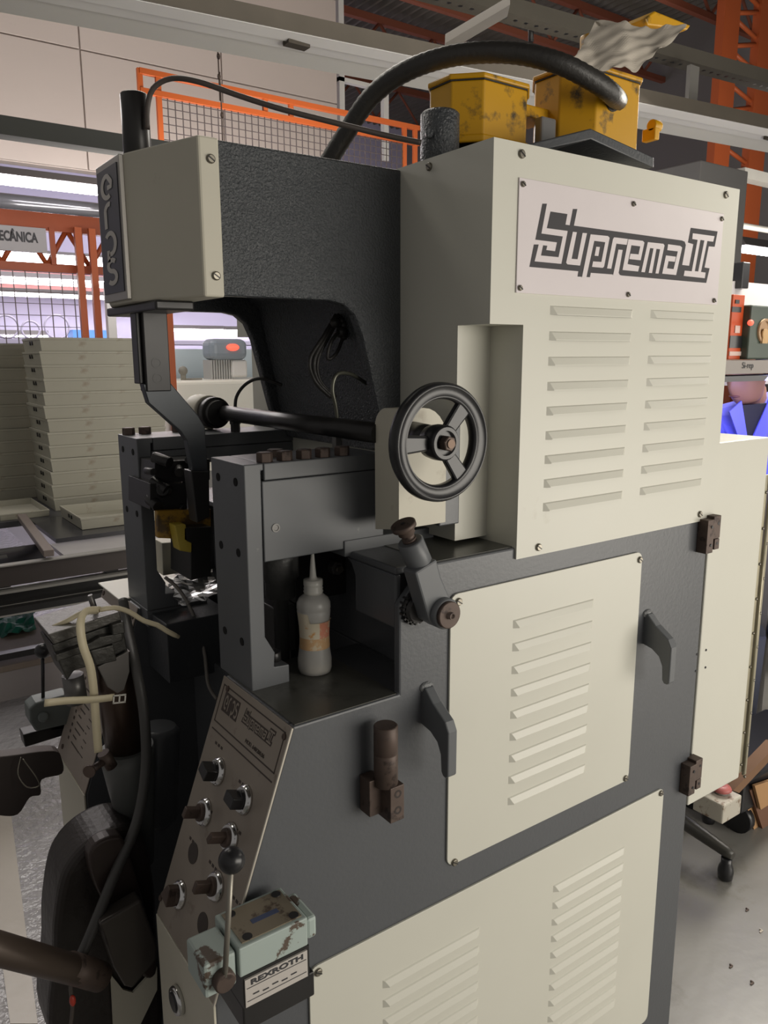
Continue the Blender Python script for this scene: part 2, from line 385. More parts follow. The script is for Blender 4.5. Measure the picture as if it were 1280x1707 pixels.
# hanging chain wire
b = B(); b.tube([Vector((at(362,62,1,3.2).x,3.2,5.6)), at(362,62,1,3.2), at(366,120,1,3.2), at(369,180,1,3.2), at(371,240,1,3.2)], 0.0028, 6, step=0.04)
for px, py in ((364,94),(365,128),(370,192)): b.ball(at(px,py,1,3.2), 0.008, 8, 1, 1, 1.6)
tag(b.obj('hanging_wire', RUST), 'thin rusty wire hanging from the light fitting in front of the beige wall', 'wire')
# orange fence with wire mesh on the mezzanine
yf = 5.5
fa, fb = at(233,120,1,yf), at(700,203,1,yf); zt_ = (fa.z+fb.z)/2; zb_ = zt_-0.62
MF = thing('mesh_fence', 'orange framed wire mesh fence above and behind the machine head', 'fence', (fa.x, yf, zb_))
def fr(b, x0, x1, z0, z1, t=0.035): b.box((x0,yf,z0),(x1,yf+t,z1))
for nm, (x0,x1,z0,z1) in {'top_rail':(fa.x,fb.x,zt_-0.035,zt_), 'second_rail':(fa.x,fb.x,zt_-0.155,zt_-0.12), 'bottom_rail':(fa.x,fb.x,zb_,zb_+0.035)}.items():
    b = B(); fr(b,x0,x1,z0,z1); b.obj(nm, ORANGEF, MF)
for px in (236, 266, 443, 486, 676, 694):
    x = at(px,160,1,yf).x; b = B(); b.box((x-0.017,yf+0.004,zb_+0.003 if px in (236,266,676,694) else zt_-0.13),(x+0.017,yf+0.031,zt_-0.003)); b.obj('upright', ORANGEF, MF)
b = B(); x0 = at(268,160,1,yf).x; x1 = at(674,160,1,yf).x; k = 0
while x0+k*0.052 < x1: b.box((x0+k*0.052-0.003,yf+0.015,zb_),(x0+k*0.052+0.003,yf+0.02,zt_-0.13)); k += 1
k = 0
while zb_+k*0.05 < zt_-0.14: b.box((x0,yf+0.012,zb_+k*0.05-0.0025),(x1,yf+0.017,zb_+k*0.05+0.0025)); k += 1
o = b.obj('wire_mesh', mat('grey_wire', (0.07,0.055,0.055), 0.6), MF); o['kind'] = 'stuff'
for px in (284, 700):
    x = at(px,540,1,yf).x; B().box((x-0.022,yf,0),(x+0.022,yf+0.035,zb_+0.02)).obj('post', ORANGEF, MF)
# dark window frames beside the wall end
b = B(); x0 = at(566,150,1,7.1).x; x1 = at(640,150,1,7.1).x; z0_, z1_ = at(600,260,1,7.1).z, at(600,90,1,7.1).z
b.box((x0,7.1,z0_),(x0+0.06,7.16,z1_+1)); b.box((x1,7.1,z0_),(x1+0.06,7.16,z1_)); b.box((x0,7.1,at(600,142,1,7.1).z),(x1,7.16,at(600,135,1,7.1).z)); 
tag(b.obj('white_partition_frame', WHITEP), 'white partition frame at the end of the beige wall, behind the thick hose', 'frame')
# left lamps under the beige wall
def tube_lamp(px0, px1, pyA, pyB, y, label, r=0.022, em=TUBE):
    A, C_ = at(px0,pyA,1,y), at(px1,pyB,1,y); z = (A.z+C_.z)/2
    t = thing('tube_lamp', label, 'lamp', ((A.x+C_.x)/2, y, z))
    b = B(); b.cyl((A.x,y,z),(C_.x,y,z), r, seg=10); b.obj('lit_tube', em, t)
    b = B(); b.prism([(y-0.07,z+0.02),(y+0.07,z+0.02),(y+0.03,z+0.075),(y-0.03,z+0.075)], 0, A.x, C_.x); b.obj('lamp_body', mat('lamp_body_grey', (0.12,0.11,0.11), 0.5), t)
    return t
tube_lamp(-60, 190, 292, 318, 6.2, 'brightest tube lamp, just under the beige wall at the left', 0.042, mat('bright_tube', (1.0, 0.95, 0.97), 0.5, emit=22.0))
simple('round_duct', 'dark glossy round duct below the brightest tube lamp', 'duct', lambda b: b.cyl(at(-60,328,1,6.6), Vector((at(330,360,1,6.6).x,6.6,at(-60,328,1,6.6).z)), 0.055, seg=20), mat('glossy_dark_duct', (0.12,0.12,0.13), 0.2, metal=0.6))
tube_lamp(-60, 560, 432, 452, 10.5, 'far tube lamp seen through the orange truss', 0.07)
tube_lamp(-60, 430, 465, 482, 10.0, 'far tube lamp just under the orange truss', 0.055)
tube_lamp(-60, 330, 492, 498, 11.4, 'thin far tube lamp, second under the orange truss', 0.03)
tube_lamp(270, 372, 549, 552, 11.93, 'small far tube reflection, built as a lit tube, seen under the nose of the machine', 0.022)  # emissive tube stands in for a reflected tube
tube_lamp(374, 450, 552, 553, 11.93, 'small far tube reflection, built as a lit tube, right of the other, under the nose', 0.022)  # second emissive stand-in for a reflected tube
tube_lamp(-60, 80, 560, 560, 11.3, 'faint far tube lamp low behind the wire mesh', 0.012)
# orange truss with sign
yt = 8.6
T1 = thing('orange_truss', 'orange steel truss beam carrying the white sign at the left', 'truss', (at(60,400,1,yt).x, yt, 2.5))
zA = at(60,352,1,yt).z; xL, xR = at(-80,400,1,yt).x, at(520,400,1,yt).x
for nm, p0, p1 in (('top_chord',346,372),('middle_chord',372,383),('bottom_chord',438,452)):
    b = B(); b.box((xL,yt,at(60,p1,1,yt).z),(xR,yt+0.10,at(60,p0,1,yt).z)); b.obj(nm, ORANGE, T1)
zm0, zm1 = at(60,440,1,yt).z, at(60,378,1,yt).z
for i in range(12):
    x = xL+i*0.42; b = B(); b.cyl((x,yt+0.05,zm0),(x+0.21,yt+0.05,zm1),0.025,seg=6); b.cyl((x+0.21,yt+0.05,zm1),(x+0.42,yt+0.05,zm0),0.025,seg=6); b.obj('web_bar', ORANGE, T1)
for px in (82, 128, 150):
    x = at(px,400,1,yt).x; b = B(); b.box((x,yt-0.03,zm0),(x+0.05,yt,zm1)); b.obj('stud', ORANGE, T1)
s0, s1 = at(-62,412,1,yt-0.08), at(76,381,1,yt-0.08)
SGN = tag(B().box((s0.x,yt-0.08,s0.z),(s1.x,yt-0.06,s1.z)).obj('hanging_sign', SIGNW), 'white sign with black capitals hanging on the orange truss', 'sign')
text_mesh('lettering', 'MECÂNICA', 0.125, (at(-13,402,1,yt-0.08).x, yt-0.083, at(30,402,1,yt-0.08).z), (1,0,0), (0,0,1), TEXTD, SGN, depth=0.002, bold=0.005, width=at(63,400,1,yt-0.08).x-at(-13,400,1,yt-0.08).x)
for px, lb in ((137,'left one of the two orange posts behind the tray stacks'),(160,'right one of the two orange posts behind the tray stacks')):
    x = at(px,480,1,8.4).x; simple('orange_post', lb, 'post', lambda b: b.box((x-0.03,8.4,0),(x+0.035,8.46,zm1)), ORANGEF)
x = at(186,520,1,8.0).x; simple('white_post', 'pale post directly under the dark sign of the machine nose', 'post', lambda b: b.box((x-0.04,8.0,0),(x+0.04,8.08,at(186,470,1,8).z)), WHITEP)
# wire mesh screen low left
b = B(); ym = 7.6; x0, x1 = at(-60,500,1,ym).x, at(130,500,1,ym).x; z0_, z1_ = at(60,640,1,ym).z, at(60,452,1,ym).z; k = 0
while x0+k*0.10 < x1: b.box((x0+k*0.10-0.004,ym,z0_),(x0+k*0.10+0.004,ym+0.006,z1_)); k += 1
k = 0
while z0_+k*0.10 < z1_: b.box((x0,ym-0.004,z0_+k*0.10-0.003),(x1,ym,z0_+k*0.10+0.003)); k += 1
tag(b.obj('wire_screen', mat('grey_wire', (0.07,0.055,0.055), 0.6)), 'grey wire mesh screen above the tray stacks', 'screen', kind='stuff')
# far bench clutter: pale partition, red-stained rail, dark machines
simple('pink_header', 'reddish far beam glowing between the two rows of tube lamps', 'beam', lambda b: b.box((at(-60,480,1,11.6).x,11.6,at(60,490,1,11.6).z),(at(420,480,1,11.6).x,11.7,at(60,445,1,11.6).z)), mat('faded_red', (0.55,0.25,0.24), 0.7))
fbz = at(60,566,1,10.2).z
FB = thing('far_bench', 'long far bench carrying round grey wheels behind the wire screen', 'bench', (3, 10.4, 0))
B().box((at(-60,560,1,10.2).x,10.0,fbz-0.05),(at(470,560,1,10.2).x,10.7,fbz)).obj('bench_top', mat('haze_grey', (0.26,0.24,0.30), 0.6), FB)
for q in (-60, 150, 440): x = at(q,560,1,10.2).x; B().box((x,10.1,0),(x+0.06,10.6,fbz-0.05)).obj('leg', GREYD, FB)
for k,(px,r_) in enumerate(((12,0.13),(52,0.10),(96,0.14))):
    c = at(px,560,1,10.2); c.z = fbz+r_+0.012
    b = B(); b.tube([c+Vector((math.cos(a*PI/8)*r_,0,math.sin(a*PI/8)*r_)) for a in range(17)], 0.012, 8, step=0.05)
    tag(b.obj('wire_hoop', mat('haze_grey', (0.26,0.24,0.30), 0.6)), ['far leftmost grey hoop behind the wire screen','middle grey hoop behind the wire screen','rightmost grey hoop behind the wire screen, left of the orange posts'][k], 'hoop')  # hoop colour is set close to the haze of the far bay
simple('blue_bin', 'blue bin on the far bench behind the orange posts', 'bin', lambda b: b.box((at(122,560,1,10.15).x,10.15,fbz),(at(182,560,1,10.15).x,10.4,fbz+0.12)), mat('blue_plastic', (0.08,0.22,0.55), 0.5))
# blue-grey low wall, white machine, warning lamp
yw = 6.4
simple('blue_grey_partition', 'pale blue-grey partition behind the white machine under the nose', 'partition', lambda b: b.box((at(262,600,1,yw).x,yw,0),(at(470,600,1,yw).x,yw+0.05,at(350,582,1,yw).z)), mat('pale_blue_grey', (0.42,0.50,0.54), 0.6))
wm = 5.62; a_, c_ = at(283,635,1,wm), at(470,632,1,wm)
WMt = thing('white_machine', 'bright white machine casing seen through the gap under the nose', 'machine', ((a_.x+c_.x)/2, wm, 0))
B().box((a_.x+0.03,wm,0),(c_.x+0.4,wm+0.7,a_.z)).obj('casing', mat('bright_white_enamel', (0.88,0.86,0.76), 0.3), WMt, 0.03, 3)
t_ = at(243,692,1,5.56); B().box((t_.x,5.56,0),(at(300,692,1,5.56).x,5.64,at(260,660,1,5.56).z)).obj('front_box', WHITEP, WMt, 0.01)
text_mesh('lettering', 'ECSIL', 0.10, (at(246,690,1,5.556).x, 5.556, at(250,690,1,5.556).z), (1,0,0), (0,0,1), mat('grey_print', (0.3,0.3,0.3), 0.6), WMt, depth=0.001, bold=0.003, width=at(290,690,1,5.556).x-at(246,690,1,5.556).x)
lb = at(352,628,1,wm+0.2); lr = at(412,628,1,wm+0.2); zt1 = at(380,600,1,wm+0.2).z; zt2 = at(380,565,1,wm+0.2).z; xm = (lb.x+lr.x)/2
WL_ = thing('warning_unit', 'small grey unit with a lit red lamp standing on the white machine', 'device', (xm, wm+0.2, a_.z))
b = B(); n_ = 9
for k in range(n_): b.box((lb.x+(lr.x-lb.x)*k/n_*0.62,wm+0.2,a_.z),(lb.x+(lr.x-lb.x)*(k+0.7)/n_*0.62,wm+0.35,zt1))
b.obj('ribbed_base', mat('pale_ribs', (0.42,0.42,0.40), 0.5), WL_)
B().box((lb.x+(lr.x-lb.x)*0.55,wm+0.18,a_.z+0.01),(lr.x,wm+0.3,zt1)).obj('square_panel', WHITEP, WL_, 0.02)
b = B(); b.box((lb.x-0.01,wm+0.16,zt1),(lr.x,wm+0.36,zt2)); b.obj('hood', mat('blue_grey_hood', (0.30,0.35,0.40), 0.35), WL_, 0.05, 4)
c = at(388,579,1,wm+0.155); b = B(); b.ball(c, 0.05, 16, 1.1, 0.3, 0.55); b.obj('red_lamp', mat('red_light', (1.0,0.10,0.06), 0.4, emit=1.6), WL_)
c = at(305,618,1,5.75); simple('knob_fitting', 'small pale knob-shaped fitting on the white machine, left of the red lamp unit', 'fitting', lambda b: (b.ball(c, 0.035, 12), b.cyl((c.x,5.75,a_.z-0.003),c,0.02), b.box((c.x,5.75,a_.z),(c.x+0.15,5.78,a_.z+0.012))), mat('dull_fitting', (0.25,0.24,0.2), 0.6))
# ------------------------------------------------------------------ trays, table, conveyor
ZTB = 0.82
def tray_mesh(wx, dy, h=0.0655):
    b = B(); t = 0.008; q = 0.006
    def ring(x0,y0,x1,y1,z): return [b.bm.verts.new(p) for p in ((x0,y0,z),(x1,y0,z),(x1,y1,z),(x0,y1,z))]
    R_ = [ring(q,q,wx-q,dy-q,0), ring(0,0,wx,dy,h-0.012), ring(-0.002,-0.002,wx+0.002,dy+0.002,h-0.011), ring(-0.002,-0.002,wx+0.002,dy+0.002,h), ring(t,t,wx-t,dy-t,h), ring(t+q,t+q,wx-t-q,dy-t-q,0.006)]
    b._f(list(reversed(R_[0])))
    for i in range(5):
        for k in range(4): b._f([R_[i][k], R_[i][(k+1)%4], R_[i+1][(k+1)%4], R_[i+1][k]])
    b._f(R_[5])
    b.m(1)
    for k in range(2): b.box((-0.0035, dy*0.42+k*0.05, h*0.45), (0.004, dy*0.42+k*0.05+0.016, h*0.75))
    return b.mesh('tray', [TRAY, BLACK])
TW, TD = 0.62, 0.42
trm = tray_mesh(TW, TD); 
ORD = ['bottom','second','third','fourth','fifth','sixth','seventh','eighth','ninth','tenth','eleventh','twelfth','top']
c0 = at(92,852,2,ZTB)
cz = at(80,562,1,c0.y).z
nst = 13; hh = (cz-ZTB)/nst
def tray(x, y, z, rz, label, group):
    o = bpy.data.objects.new('plastic_tray', trm); COL.objects.link(o); o.location = (x,y,z); o.rotation_euler = (0,0,rz); o.scale = (1,1,hh/0.0655*0.985)
    return tag(o, label, 'tray', group)
for k in range(nst):
    dirn = 'bottom' if k == 0 else 'topmost' if k == nst-1 else ORD[k]+' from the bottom'
    ex = ', yellowed' if k == 1 else ', chipped at the right' if k == 7 else ''
    tray(c0.x+random.uniform(-.006,.006)-0.005*(k > 6), c0.y+random.uniform(-.006,.006), ZTB+k*hh, random.uniform(-.008,.008)-0.0, 'ivory plastic tray, %s of the near stack%s' % (dirn, ex), 'trays in the near stack')
hb = at(385,650,1,3.5)
c1 = at(66,832,2,ZTB)
z1t = at(25,572,1,c1.y).z; n1 = 13; h1 = (z1t-ZTB)/n1
for k in range(n1):
    dirn = 'bottom' if k == 0 else 'topmost' if k == n1-1 else ORD[k]+' from the bottom'
    o = tray(c1.x-TW+0.05+random.uniform(-.005,.005), c1.y+0.08+random.uniform(-.005,.005), ZTB+k*h1, random.uniform(-.008,.008), 'ivory plastic tray, %s of the far left stack at the picture edge' % dirn, 'trays in the far left stack')
    o.scale = (1,1,h1/0.0655*0.985)
f0, f1 = at(6,866,2,ZTB), at(86,862,2,ZTB); yf0 = (f0.y+f1.y)/2
o = tray(f0.x-0.02, yf0, ZTB, 0.0, 'empty open ivory tray on the table in front of the far left stack', 'loose trays')
o.scale = ((min(f1.x, c0.x-0.02)-f0.x+0.02)/TW, min(1.0, (c1.y+0.06-yf0)/TD), 0.5)
e0 = at(136,884,2,ZTB)
o = tray(e0.x, e0.y, ZTB+0.001, 0.0, 'open ivory tray lying alone on the belt, right of the pale steel bar', 'loose trays'); o.scale = (0.8,min(1.0,(yf0-0.06-e0.y)/TD),0.85)
# table + conveyor
TBL = thing('stacking_table', 'dark topped table under the tray stacks', 'table', (0.8, 3.9, 0))
B().box((-0.6, yf0-0.03, ZTB-0.03), (2.2, 5.2, ZTB-0.001)).obj('table_top', mat('dark_table_top', (0.05,0.05,0.055), 0.35), TBL)
for i, (x, y, zl_) in enumerate(((-0.5,4.6,0.0),(2.1,4.6,0.0),(-0.5,5.1,0),(2.1,5.1,0))): B().box((x-0.03,y-0.03,zl_),(x+0.03,y+0.03,ZTB-0.03)).obj('leg', BLACKM, TBL)
ra = at(0,944,2,0.80); rb = at(212,917,2,0.80); yr = (ra.y+rb.y)/2
CV = thing('belt_conveyor', 'dark steel belt conveyor running behind the machine at the left', 'conveyor', (0.6, yr, 0))
def px_rail(b, p0, p1, y, dp=0.04):
    z1, z0 = at(100,p0,1,y).z, at(100,p1,1,y).z; b.box((-0.8,y,z0),(2.2,y+dp,z1))
zr = at(100,930,1,yr).z
b = B(); px_rail(b, 930, 964, yr); b.obj('front_rail', mat('brown_black_rail', (0.055,0.045,0.042), 0.45, metal=0.3), CV)
b = B(); b.box((-0.8,yr-0.012,zr-0.003),(2.2,yr+0.03,zr+0.002)); b.obj('rail_edge', GALV, CV)
b = B(); px_rail(b, 976, 994, yr); px_rail(b, 1000, 1010, yr-0.1); b.obj('lower_rail', BLACKM, CV)
b = B(); px_rail(b, 972, 976, yr-0.02, 0.06); px_rail(b, 996, 999, yr-0.02, 0.06); px_rail(b, 1010, 1013, yr-0.1, 0.06); b.obj('rail_lip', GALV, CV)
b = B(); b.box((at(95,915,2,zr).x,yr+0.04,zr-0.02),(2.2,yr+0.30,zr-0.004)); b.obj('bright_slide', mat('scuffed_zinc_sheet', (0.62,0.60,0.62), 0.3, metal=0.6, var=0.12, vscale=12), CV)
b = B(); rc = at(18,905,1,yr+0.2)
b.cyl((-0.7,yr+0.22,zr-0.055),(at(70,905,1,yr+0.2).x,yr+0.22,zr-0.055),0.075,seg=32); b.obj('end_roller', mat('black_belt', (0.035,0.035,0.04), 0.25), CV)
b = B(); b.cyl((-0.72,yr+0.16,zr-0.06),(at(20,905,1,yr).x,yr+0.16,zr-0.06),0.07,seg=30); b.obj('roller_disc', mat('glossy_black_disc', (0.03,0.03,0.035), 0.12), CV)
b = B(); b.box((at(75,890,2,zr).x, yr+0.30, ZTB-0.02), (1.6, yf0-0.035, ZTB-0.001)); b.obj('belt', mat('black_belt', (0.035,0.035,0.04), 0.25), CV)
for x in (-0.5, 0.9, 2.0): B().box((x,yr+0.02,0),(x+0.05,yr+0.07,zr-0.05)).obj('leg', BLACKM, CV)
s0, s1 = at(82,928,2,ZTB+0.004), at(37,866,2,ZTB+0.004)
b = B(); d3 = (s1-s0).normalized(); n3 = Vector((d3.y,-d3.x,0)).normalized()*0.02
V = [b.bm.verts.new(p+n3*i+Vector((0,0,k*0.028))) for p in (s0,s1) for i in (-1,1) for k in (0,1)]
for q in ((0,1,3,2),(4,6,7,5),(0,4,5,1),(2,3,7,6),(0,2,6,4),(1,5,7,3)): b._f([V[i] for i in q])
tag(b.obj('steel_bar', mat('brownish_channel_bar', (0.24,0.20,0.18), 0.45, metal=0.4), None, 0.003), 'pale brown steel bar lying across the conveyor roller', 'bar')
# things under the conveyor
simple('wooden_platform', 'worn brown wooden board low behind the conveyor', 'board', lambda b: b.box((-1.2, at(60,1100,2,0.18).y, 0.15), (1.3, at(60,1030,2,0.18).y, 0.18)), mat('worn_board', (0.20,0.16,0.125), 0.7, var=0.35, vscale=5), 0.004)
simple('platform_skirt', 'dark rail below the worn wooden board', 'rail', lambda b: b.box((-1.2, at(60,1100,2,0.18).y+0.02, 0.0), (1.3, at(60,1100,2,0.18).y+0.06, 0.149)), mat('pinkish_grey_base', (0.30,0.27,0.26), 0.6))
cr = crumple('green_cloth', [at(-20,1062,2,0.20), at(60,1048,2,0.20), at(55,1018,2,0.21), at(-20,1020,2,0.22)], 12, 8, 0.012, mat('dark_green_fabric', (0.01,0.13,0.09), 0.6), 9)
tag(cr, 'crumpled dark green cloth on the wooden board at the left edge', 'cloth')
simple('black_bench_leg', 'black bar across the wooden board at the left edge', 'bar', lambda b: bar(b, at(-30,1108,2,0.20), at(72,1088,2,0.20), 0.05, 0.03), BLACKM)

# ------------------------------------------------------------------ right side bay
yb2 = 2.7
GCb = thing('grey_machine_cabinet', 'plain grey cabinet standing behind the cream machine at upper right', 'cabinet', (at(1200,300,1,yb2).x, yb2+0.2, 0))
zc = at(1166,266,1,yb2).z; zcb = at(1230,476,1,yb2).z; x0 = at(1166,300,1,yb2).x; x1 = at(1247,290,1,yb2).x
B().box((x0,yb2,zcb),(x1,yb2+0.5,zc)).obj('cabinet_body', mat('cool_grey_enamel', (0.23,0.225,0.22), 0.5), GCb, 0.006)
B().box((x0+0.05,yb2+0.1,0.0),(x0+0.2,yb2+0.4,zcb)).obj('cabinet_stand', GREYD, GCb)
simple('wall_pipe', 'grey horizontal pipe in front of the orange column at the right edge', 'pipe', lambda b: b.cyl(at(1235,376,1,3.4), Vector((at(1330,376,1,3.4).x,3.4,at(1235,376,1,3.4).z)), 0.022, seg=12), GALV)
simple('grey_channel', 'grey channel above the lit tube at the right edge', 'beam', lambda b: b.box((at(1240,300,1,3.5).x,3.5,at(1280,305,1,3.5).z),(at(1340,300,1,3.5).x,3.6,at(1280,288,1,3.5).z)), GALV)
tube_lamp(1226, 1340, 424, 422, 3.0, 'bright tube lamp at the right edge above the orange box', 0.020)
yk = 1.95
simple('back_board', 'pale grey back board behind the orange box at the right', 'board', lambda b: b.box((at(1212,480,1,yk).x,yk,at(1280,640,1,yk).z),(at(1400,480,1,yk).x,yk+0.03,at(1280,474,1,yk).z)), mat('soft_grey_board', (0.42,0.40,0.40), 0.6))
simple('black_bracket', 'black clamp on the back board just left of the lit tube at the right edge', 'clamp', lambda b: (b.box((at(1224,488,1,yk).x,yk-0.03,at(1235,482,1,yk).z),(at(1240,440,1,yk).x,yk+0.02,at(1235,438,1,yk).z))), BLACK, 0.004)
ysh = 1.6
def bxp(b, px0, py0, px1, py1, y, dp): 
    A, C_ = at(px0,py1,1,y), at(px1,py0,1,y); b.box((A.x,y,A.z),(C_.x,y+dp,C_.z))
SH = thing('bench_shelf', 'grey shelf with handwriting above the seated worker at the right', 'shelf', (at(1250,620,1,ysh).x, ysh, 1.5))
b = B(); bxp(b, 1204, 600, 1330, 624, ysh, 0.14); b.obj('shelf_board', mat('shelf_grey', (0.25,0.225,0.21), 0.5), SH)
b = B(); bxp(b, 1204, 624, 1330, 637, ysh+0.01, 0.12); b.obj('under_light_housing', mat('shelf_dark', (0.10,0.10,0.11), 0.5), SH)
sh_z = at(1240,612,1,ysh).z; x = at(1236,612,1,ysh).x
text_mesh('handwriting', 'Si-rep', 0.032, (x, ysh-0.002, at(1240,614,1,ysh).z), (1,0,0), (0,0,1), TEXTD, SH, depth=0.0004)
b = B(); b.box((at(1326,620,1,ysh).x, ysh+0.02, 0), (at(1326,620,1,ysh).x+0.03, ysh+0.05, sh_z)); b.obj('shelf_post', GALV, SH)
b = B(); b.box((at(1204,620,1,ysh).x, ysh+0.02, 0), (at(1204,620,1,ysh).x+0.03, ysh+0.05, sh_z)); b.obj('shelf_post', GALV, SH)
OB = thing('orange_box', 'orange printed box standing on the grey shelf at the right', 'box', (at(1228,595,1,ysh+0.05).x, ysh+0.05, sh_z))
b = B(); bxp(b, 1214, 492, 1242, 599, ysh+0.05, 0.08); b.obj('box_body', mat('orange_card', (0.50,0.07,0.012), 0.45), OB, 0.002)
b = B(); bxp(b, 1216, 560, 1238, 580, ysh+0.047, 0.003); bxp(b, 1220, 512, 1236, 520, ysh+0.047, 0.003); bxp(b, 1226, 500, 1233, 506, ysh+0.047, 0.003); b.obj('dark_print', BLACK, OB)['kind'] = 'stuff'
b = B(); bxp(b, 1225, 543, 1234, 555, ysh+0.047, 0.003); bxp(b, 1216, 586, 1238, 593, ysh+0.047, 0.003); b.obj('pale_print', mat('pale_print', (0.6,0.45,0.4), 0.6), OB)['kind'] = 'stuff'
GM = thing('green_tester', 'dark green instrument with round brass opening and lit red lamp on the shelf', 'instrument', (at(1262,599,1,ysh+0.02).x, ysh+0.02, sh_z))
b = B(); bxp(b, 1246, 512, 1320, 599, ysh+0.02, 0.11); b.obj('case', mat('dark_green_enamel', (0.045,0.065,0.05), 0.45, var=0.3), GM, 0.006)
c = at(1273,552,1,ysh+0.02); b = B(); b.lathe(c+Vector((0,0.01,0)), c-Vector((0,1,0)), [(0,0.045),(0.018,0.045),(0.018,0.036),(0.011,0.036)], 26); b.obj('round_opening', mat('brass_ring', (0.32,0.20,0.11), 0.4, metal=0.4), GM)
b = B(); b.cyl(c+Vector((-0.004,-0.003,-0.012)), c+Vector((-0.004,-0.012,-0.012)), 0.02, seg=16); b.box((c.x-0.022,c.y-0.011,c.z-0.045),(c.x+0.014,c.y-0.002,c.z-0.012)); b.obj('tan_plug', mat('tan_wood', (0.5,0.32,0.15), 0.6), GM)
c = at(1251,538,1,ysh+0.012); b = B(); b.ball(c, 0.011, 12); b.obj('red_lamp', mat('red_light', (1.0,0.10,0.06), 0.4, emit=1.6), GM)
# worker under the shelf, lit by the shelf's own violet lamp
LPB = dep(1243, 700, 3.15)
def worker():
    H = dep(1249, 622, 3.25)            # head centre
    t = thing('person', 'person in a blue coat bending over the bench under the shelf, face lowered', 'person', (H.x+0.1, H.y+0.12, 0))
    skin = mat('worker_skin', (0.30,0.15,0.095), 0.5); coat = mat('blue_work_coat', (0.13,0.14,0.80), 0.6); dk = mat('black_undershirt', (0.012,0.012,0.02), 0.7)
    # local frame: face looks to the left of the picture and down
    fwd = (-RX*0.86 - FW*0.48).normalized(); fwd = (fwd+Vector((0,0,-0.35))).normalized(); up = (Vector((0,0,1))-fwd*fwd.z).normalized(); sd = fwd.cross(up)
    b = B(); rings = []; seg = 24
    prof = [(-0.118,0.036,0.052),(-0.108,0.046,0.070),(-0.09,0.056,0.088),(-0.065,0.064,0.096),(-0.03,0.070,0.098),(0.0,0.074,0.100),(0.04,0.077,0.105),(0.08,0.072,0.098),(0.105,0.05,0.07),(0.118,0.02,0.03)]
    for h, rs, rf in prof:
        ring = []
        for k in range(seg):
            a = 2*PI*k/seg; f_ = math.cos(a)*rf; s_ = math.sin(a)*rs
            if h < -0.02 and f_ < 0: f_ *= 0.55
            ax_ = abs(((a+PI) % (2*PI))-PI)
            if ax_ < 0.30: f_ += {-0.118:0.006,-0.108:0.016,-0.09:0.002,-0.065:0.016,-0.03:0.040,0.0:0.022,0.04:0.006}.get(h, 0)*(1-ax_/0.32)
            if 0.2 < ax_ < 0.6 and h == 0.0: f_ -= 0.008
            ring.append(b.bm.verts.new(H+fwd*(f_+0.01)+sd*s_+up*h))
        rings.append(ring)
    for i in range(len(rings)-1):
        for k in range(seg): b._f([rings[i][k], rings[i][(k+1)%seg], rings[i+1][(k+1)%seg], rings[i+1][k]], True)
    b._f(rings[0]); b._f(rings[-1])
    side = Vector((RX.x, RX.y, 0)).normalized(); toward = Vector((-FW.x, -FW.y, 0)).normalized()
    nb = H-up*0.10-fwd*0.03; sh = H+side*0.06-toward*0.10+Vector((0,0,-0.185))
    b.cyl(H-up*0.04-fwd*0.04, sh+Vector((0.0,0.0,0.02)), 0.052, 0.066, seg=20)
    head = b.obj('head', skin, t); 
    s_ = head.modifiers.new('sub', 'SUBSURF'); s_.levels = 1; s_.render_levels = 1
    # eyes, mouth, ear
    b = B()
    for q in (-1, 1): b.ball(H+fwd*0.094+sd*(q*0.030)+up*0.012, 0.011, 10, 1, 1, 0.5)
    b.ball(H+fwd*0.100-up*0.070, 0.024, 12, 1, 1, 0.28)
    b.obj('eyes_and_mouth', mat('dark_lips', (0.16,0.06,0.055), 0.5), t)
    for q in (-1,1): b = B(); b.ball(H+sd*0.075*q-fwd*0.01, 0.026, 12, 0.5, 0.8, 1.1); b.obj('ear', skin, t)
    b = B(); b.ball(H+up*0.05-fwd*0.028, 0.105, 20, 0.95, 0.95, 0.88); b.obj('hair', mat('black_hair', (0.015,0.012,0.012), 0.5), t)
    # coat body grown as one skinned surface
    me = bpy.data.meshes.new('coat')
    C0 = sh
    pts = [C0+Vector((0,0,-0.62)), C0+Vector((0,0,-0.30)), C0+Vector((0,0,-0.08)), C0-side*0.15+Vector((0,0,-0.02)), C0+side*0.17+Vector((0,0,0.07)),
           C0-side*0.26+toward*0.04+Vector((0,0,-0.30)), C0-side*0.34+toward*0.10+Vector((0,0,-0.45)), C0+side*0.27+toward*0.05+Vector((0,0,-0.32)), C0+side*0.10+toward*0.26+Vector((0,0,-0.46))]
    ed = [(0,1),(1,2),(2,3),(2,4),(3,5),(5,6),(4,7),(7,8)]
    me.from_pydata([tuple(p) for p in pts], ed, []); me.materials.append(coat)
    o = link('coat', me, t); sk = o.modifiers.new('skin', 'SKIN'); rad = [0.17,0.17,0.15,0.095,0.11,0.06,0.048,0.065,0.048]
    for i, v in enumerate(me.skin_vertices[0].data): v.radius = (rad[i], rad[i]*0.8); v.use_root = (i == 0)
    su = o.modifiers.new('sub', 'SUBSURF'); su.levels = 2; su.render_levels = 2
    # dark shirt V and lapels
    v0 = H-up*0.15+toward*0.06
    b = B(); vv = C0+toward*0.155-side*0.035+Vector((0,0,0.0))
    b.poly3([vv-side*0.075+Vector((0,0,0.055)), vv+side*0.055+Vector((0,0,0.065)), vv-side*0.03+Vector((0,0,-0.13))], -toward*0.03); b.obj('undershirt', dk, t)
    b = B(); 
    b.poly3([vv+side*0.04+Vector((0,0,0.085))+toward*0.006, vv+side*0.10+Vector((0,0,0.05))+toward*0.004, vv-side*0.01+Vector((0,0,-0.14))+toward*0.012, vv-side*0.035+Vector((0,0,-0.125))+toward*0.012], -toward*0.012)
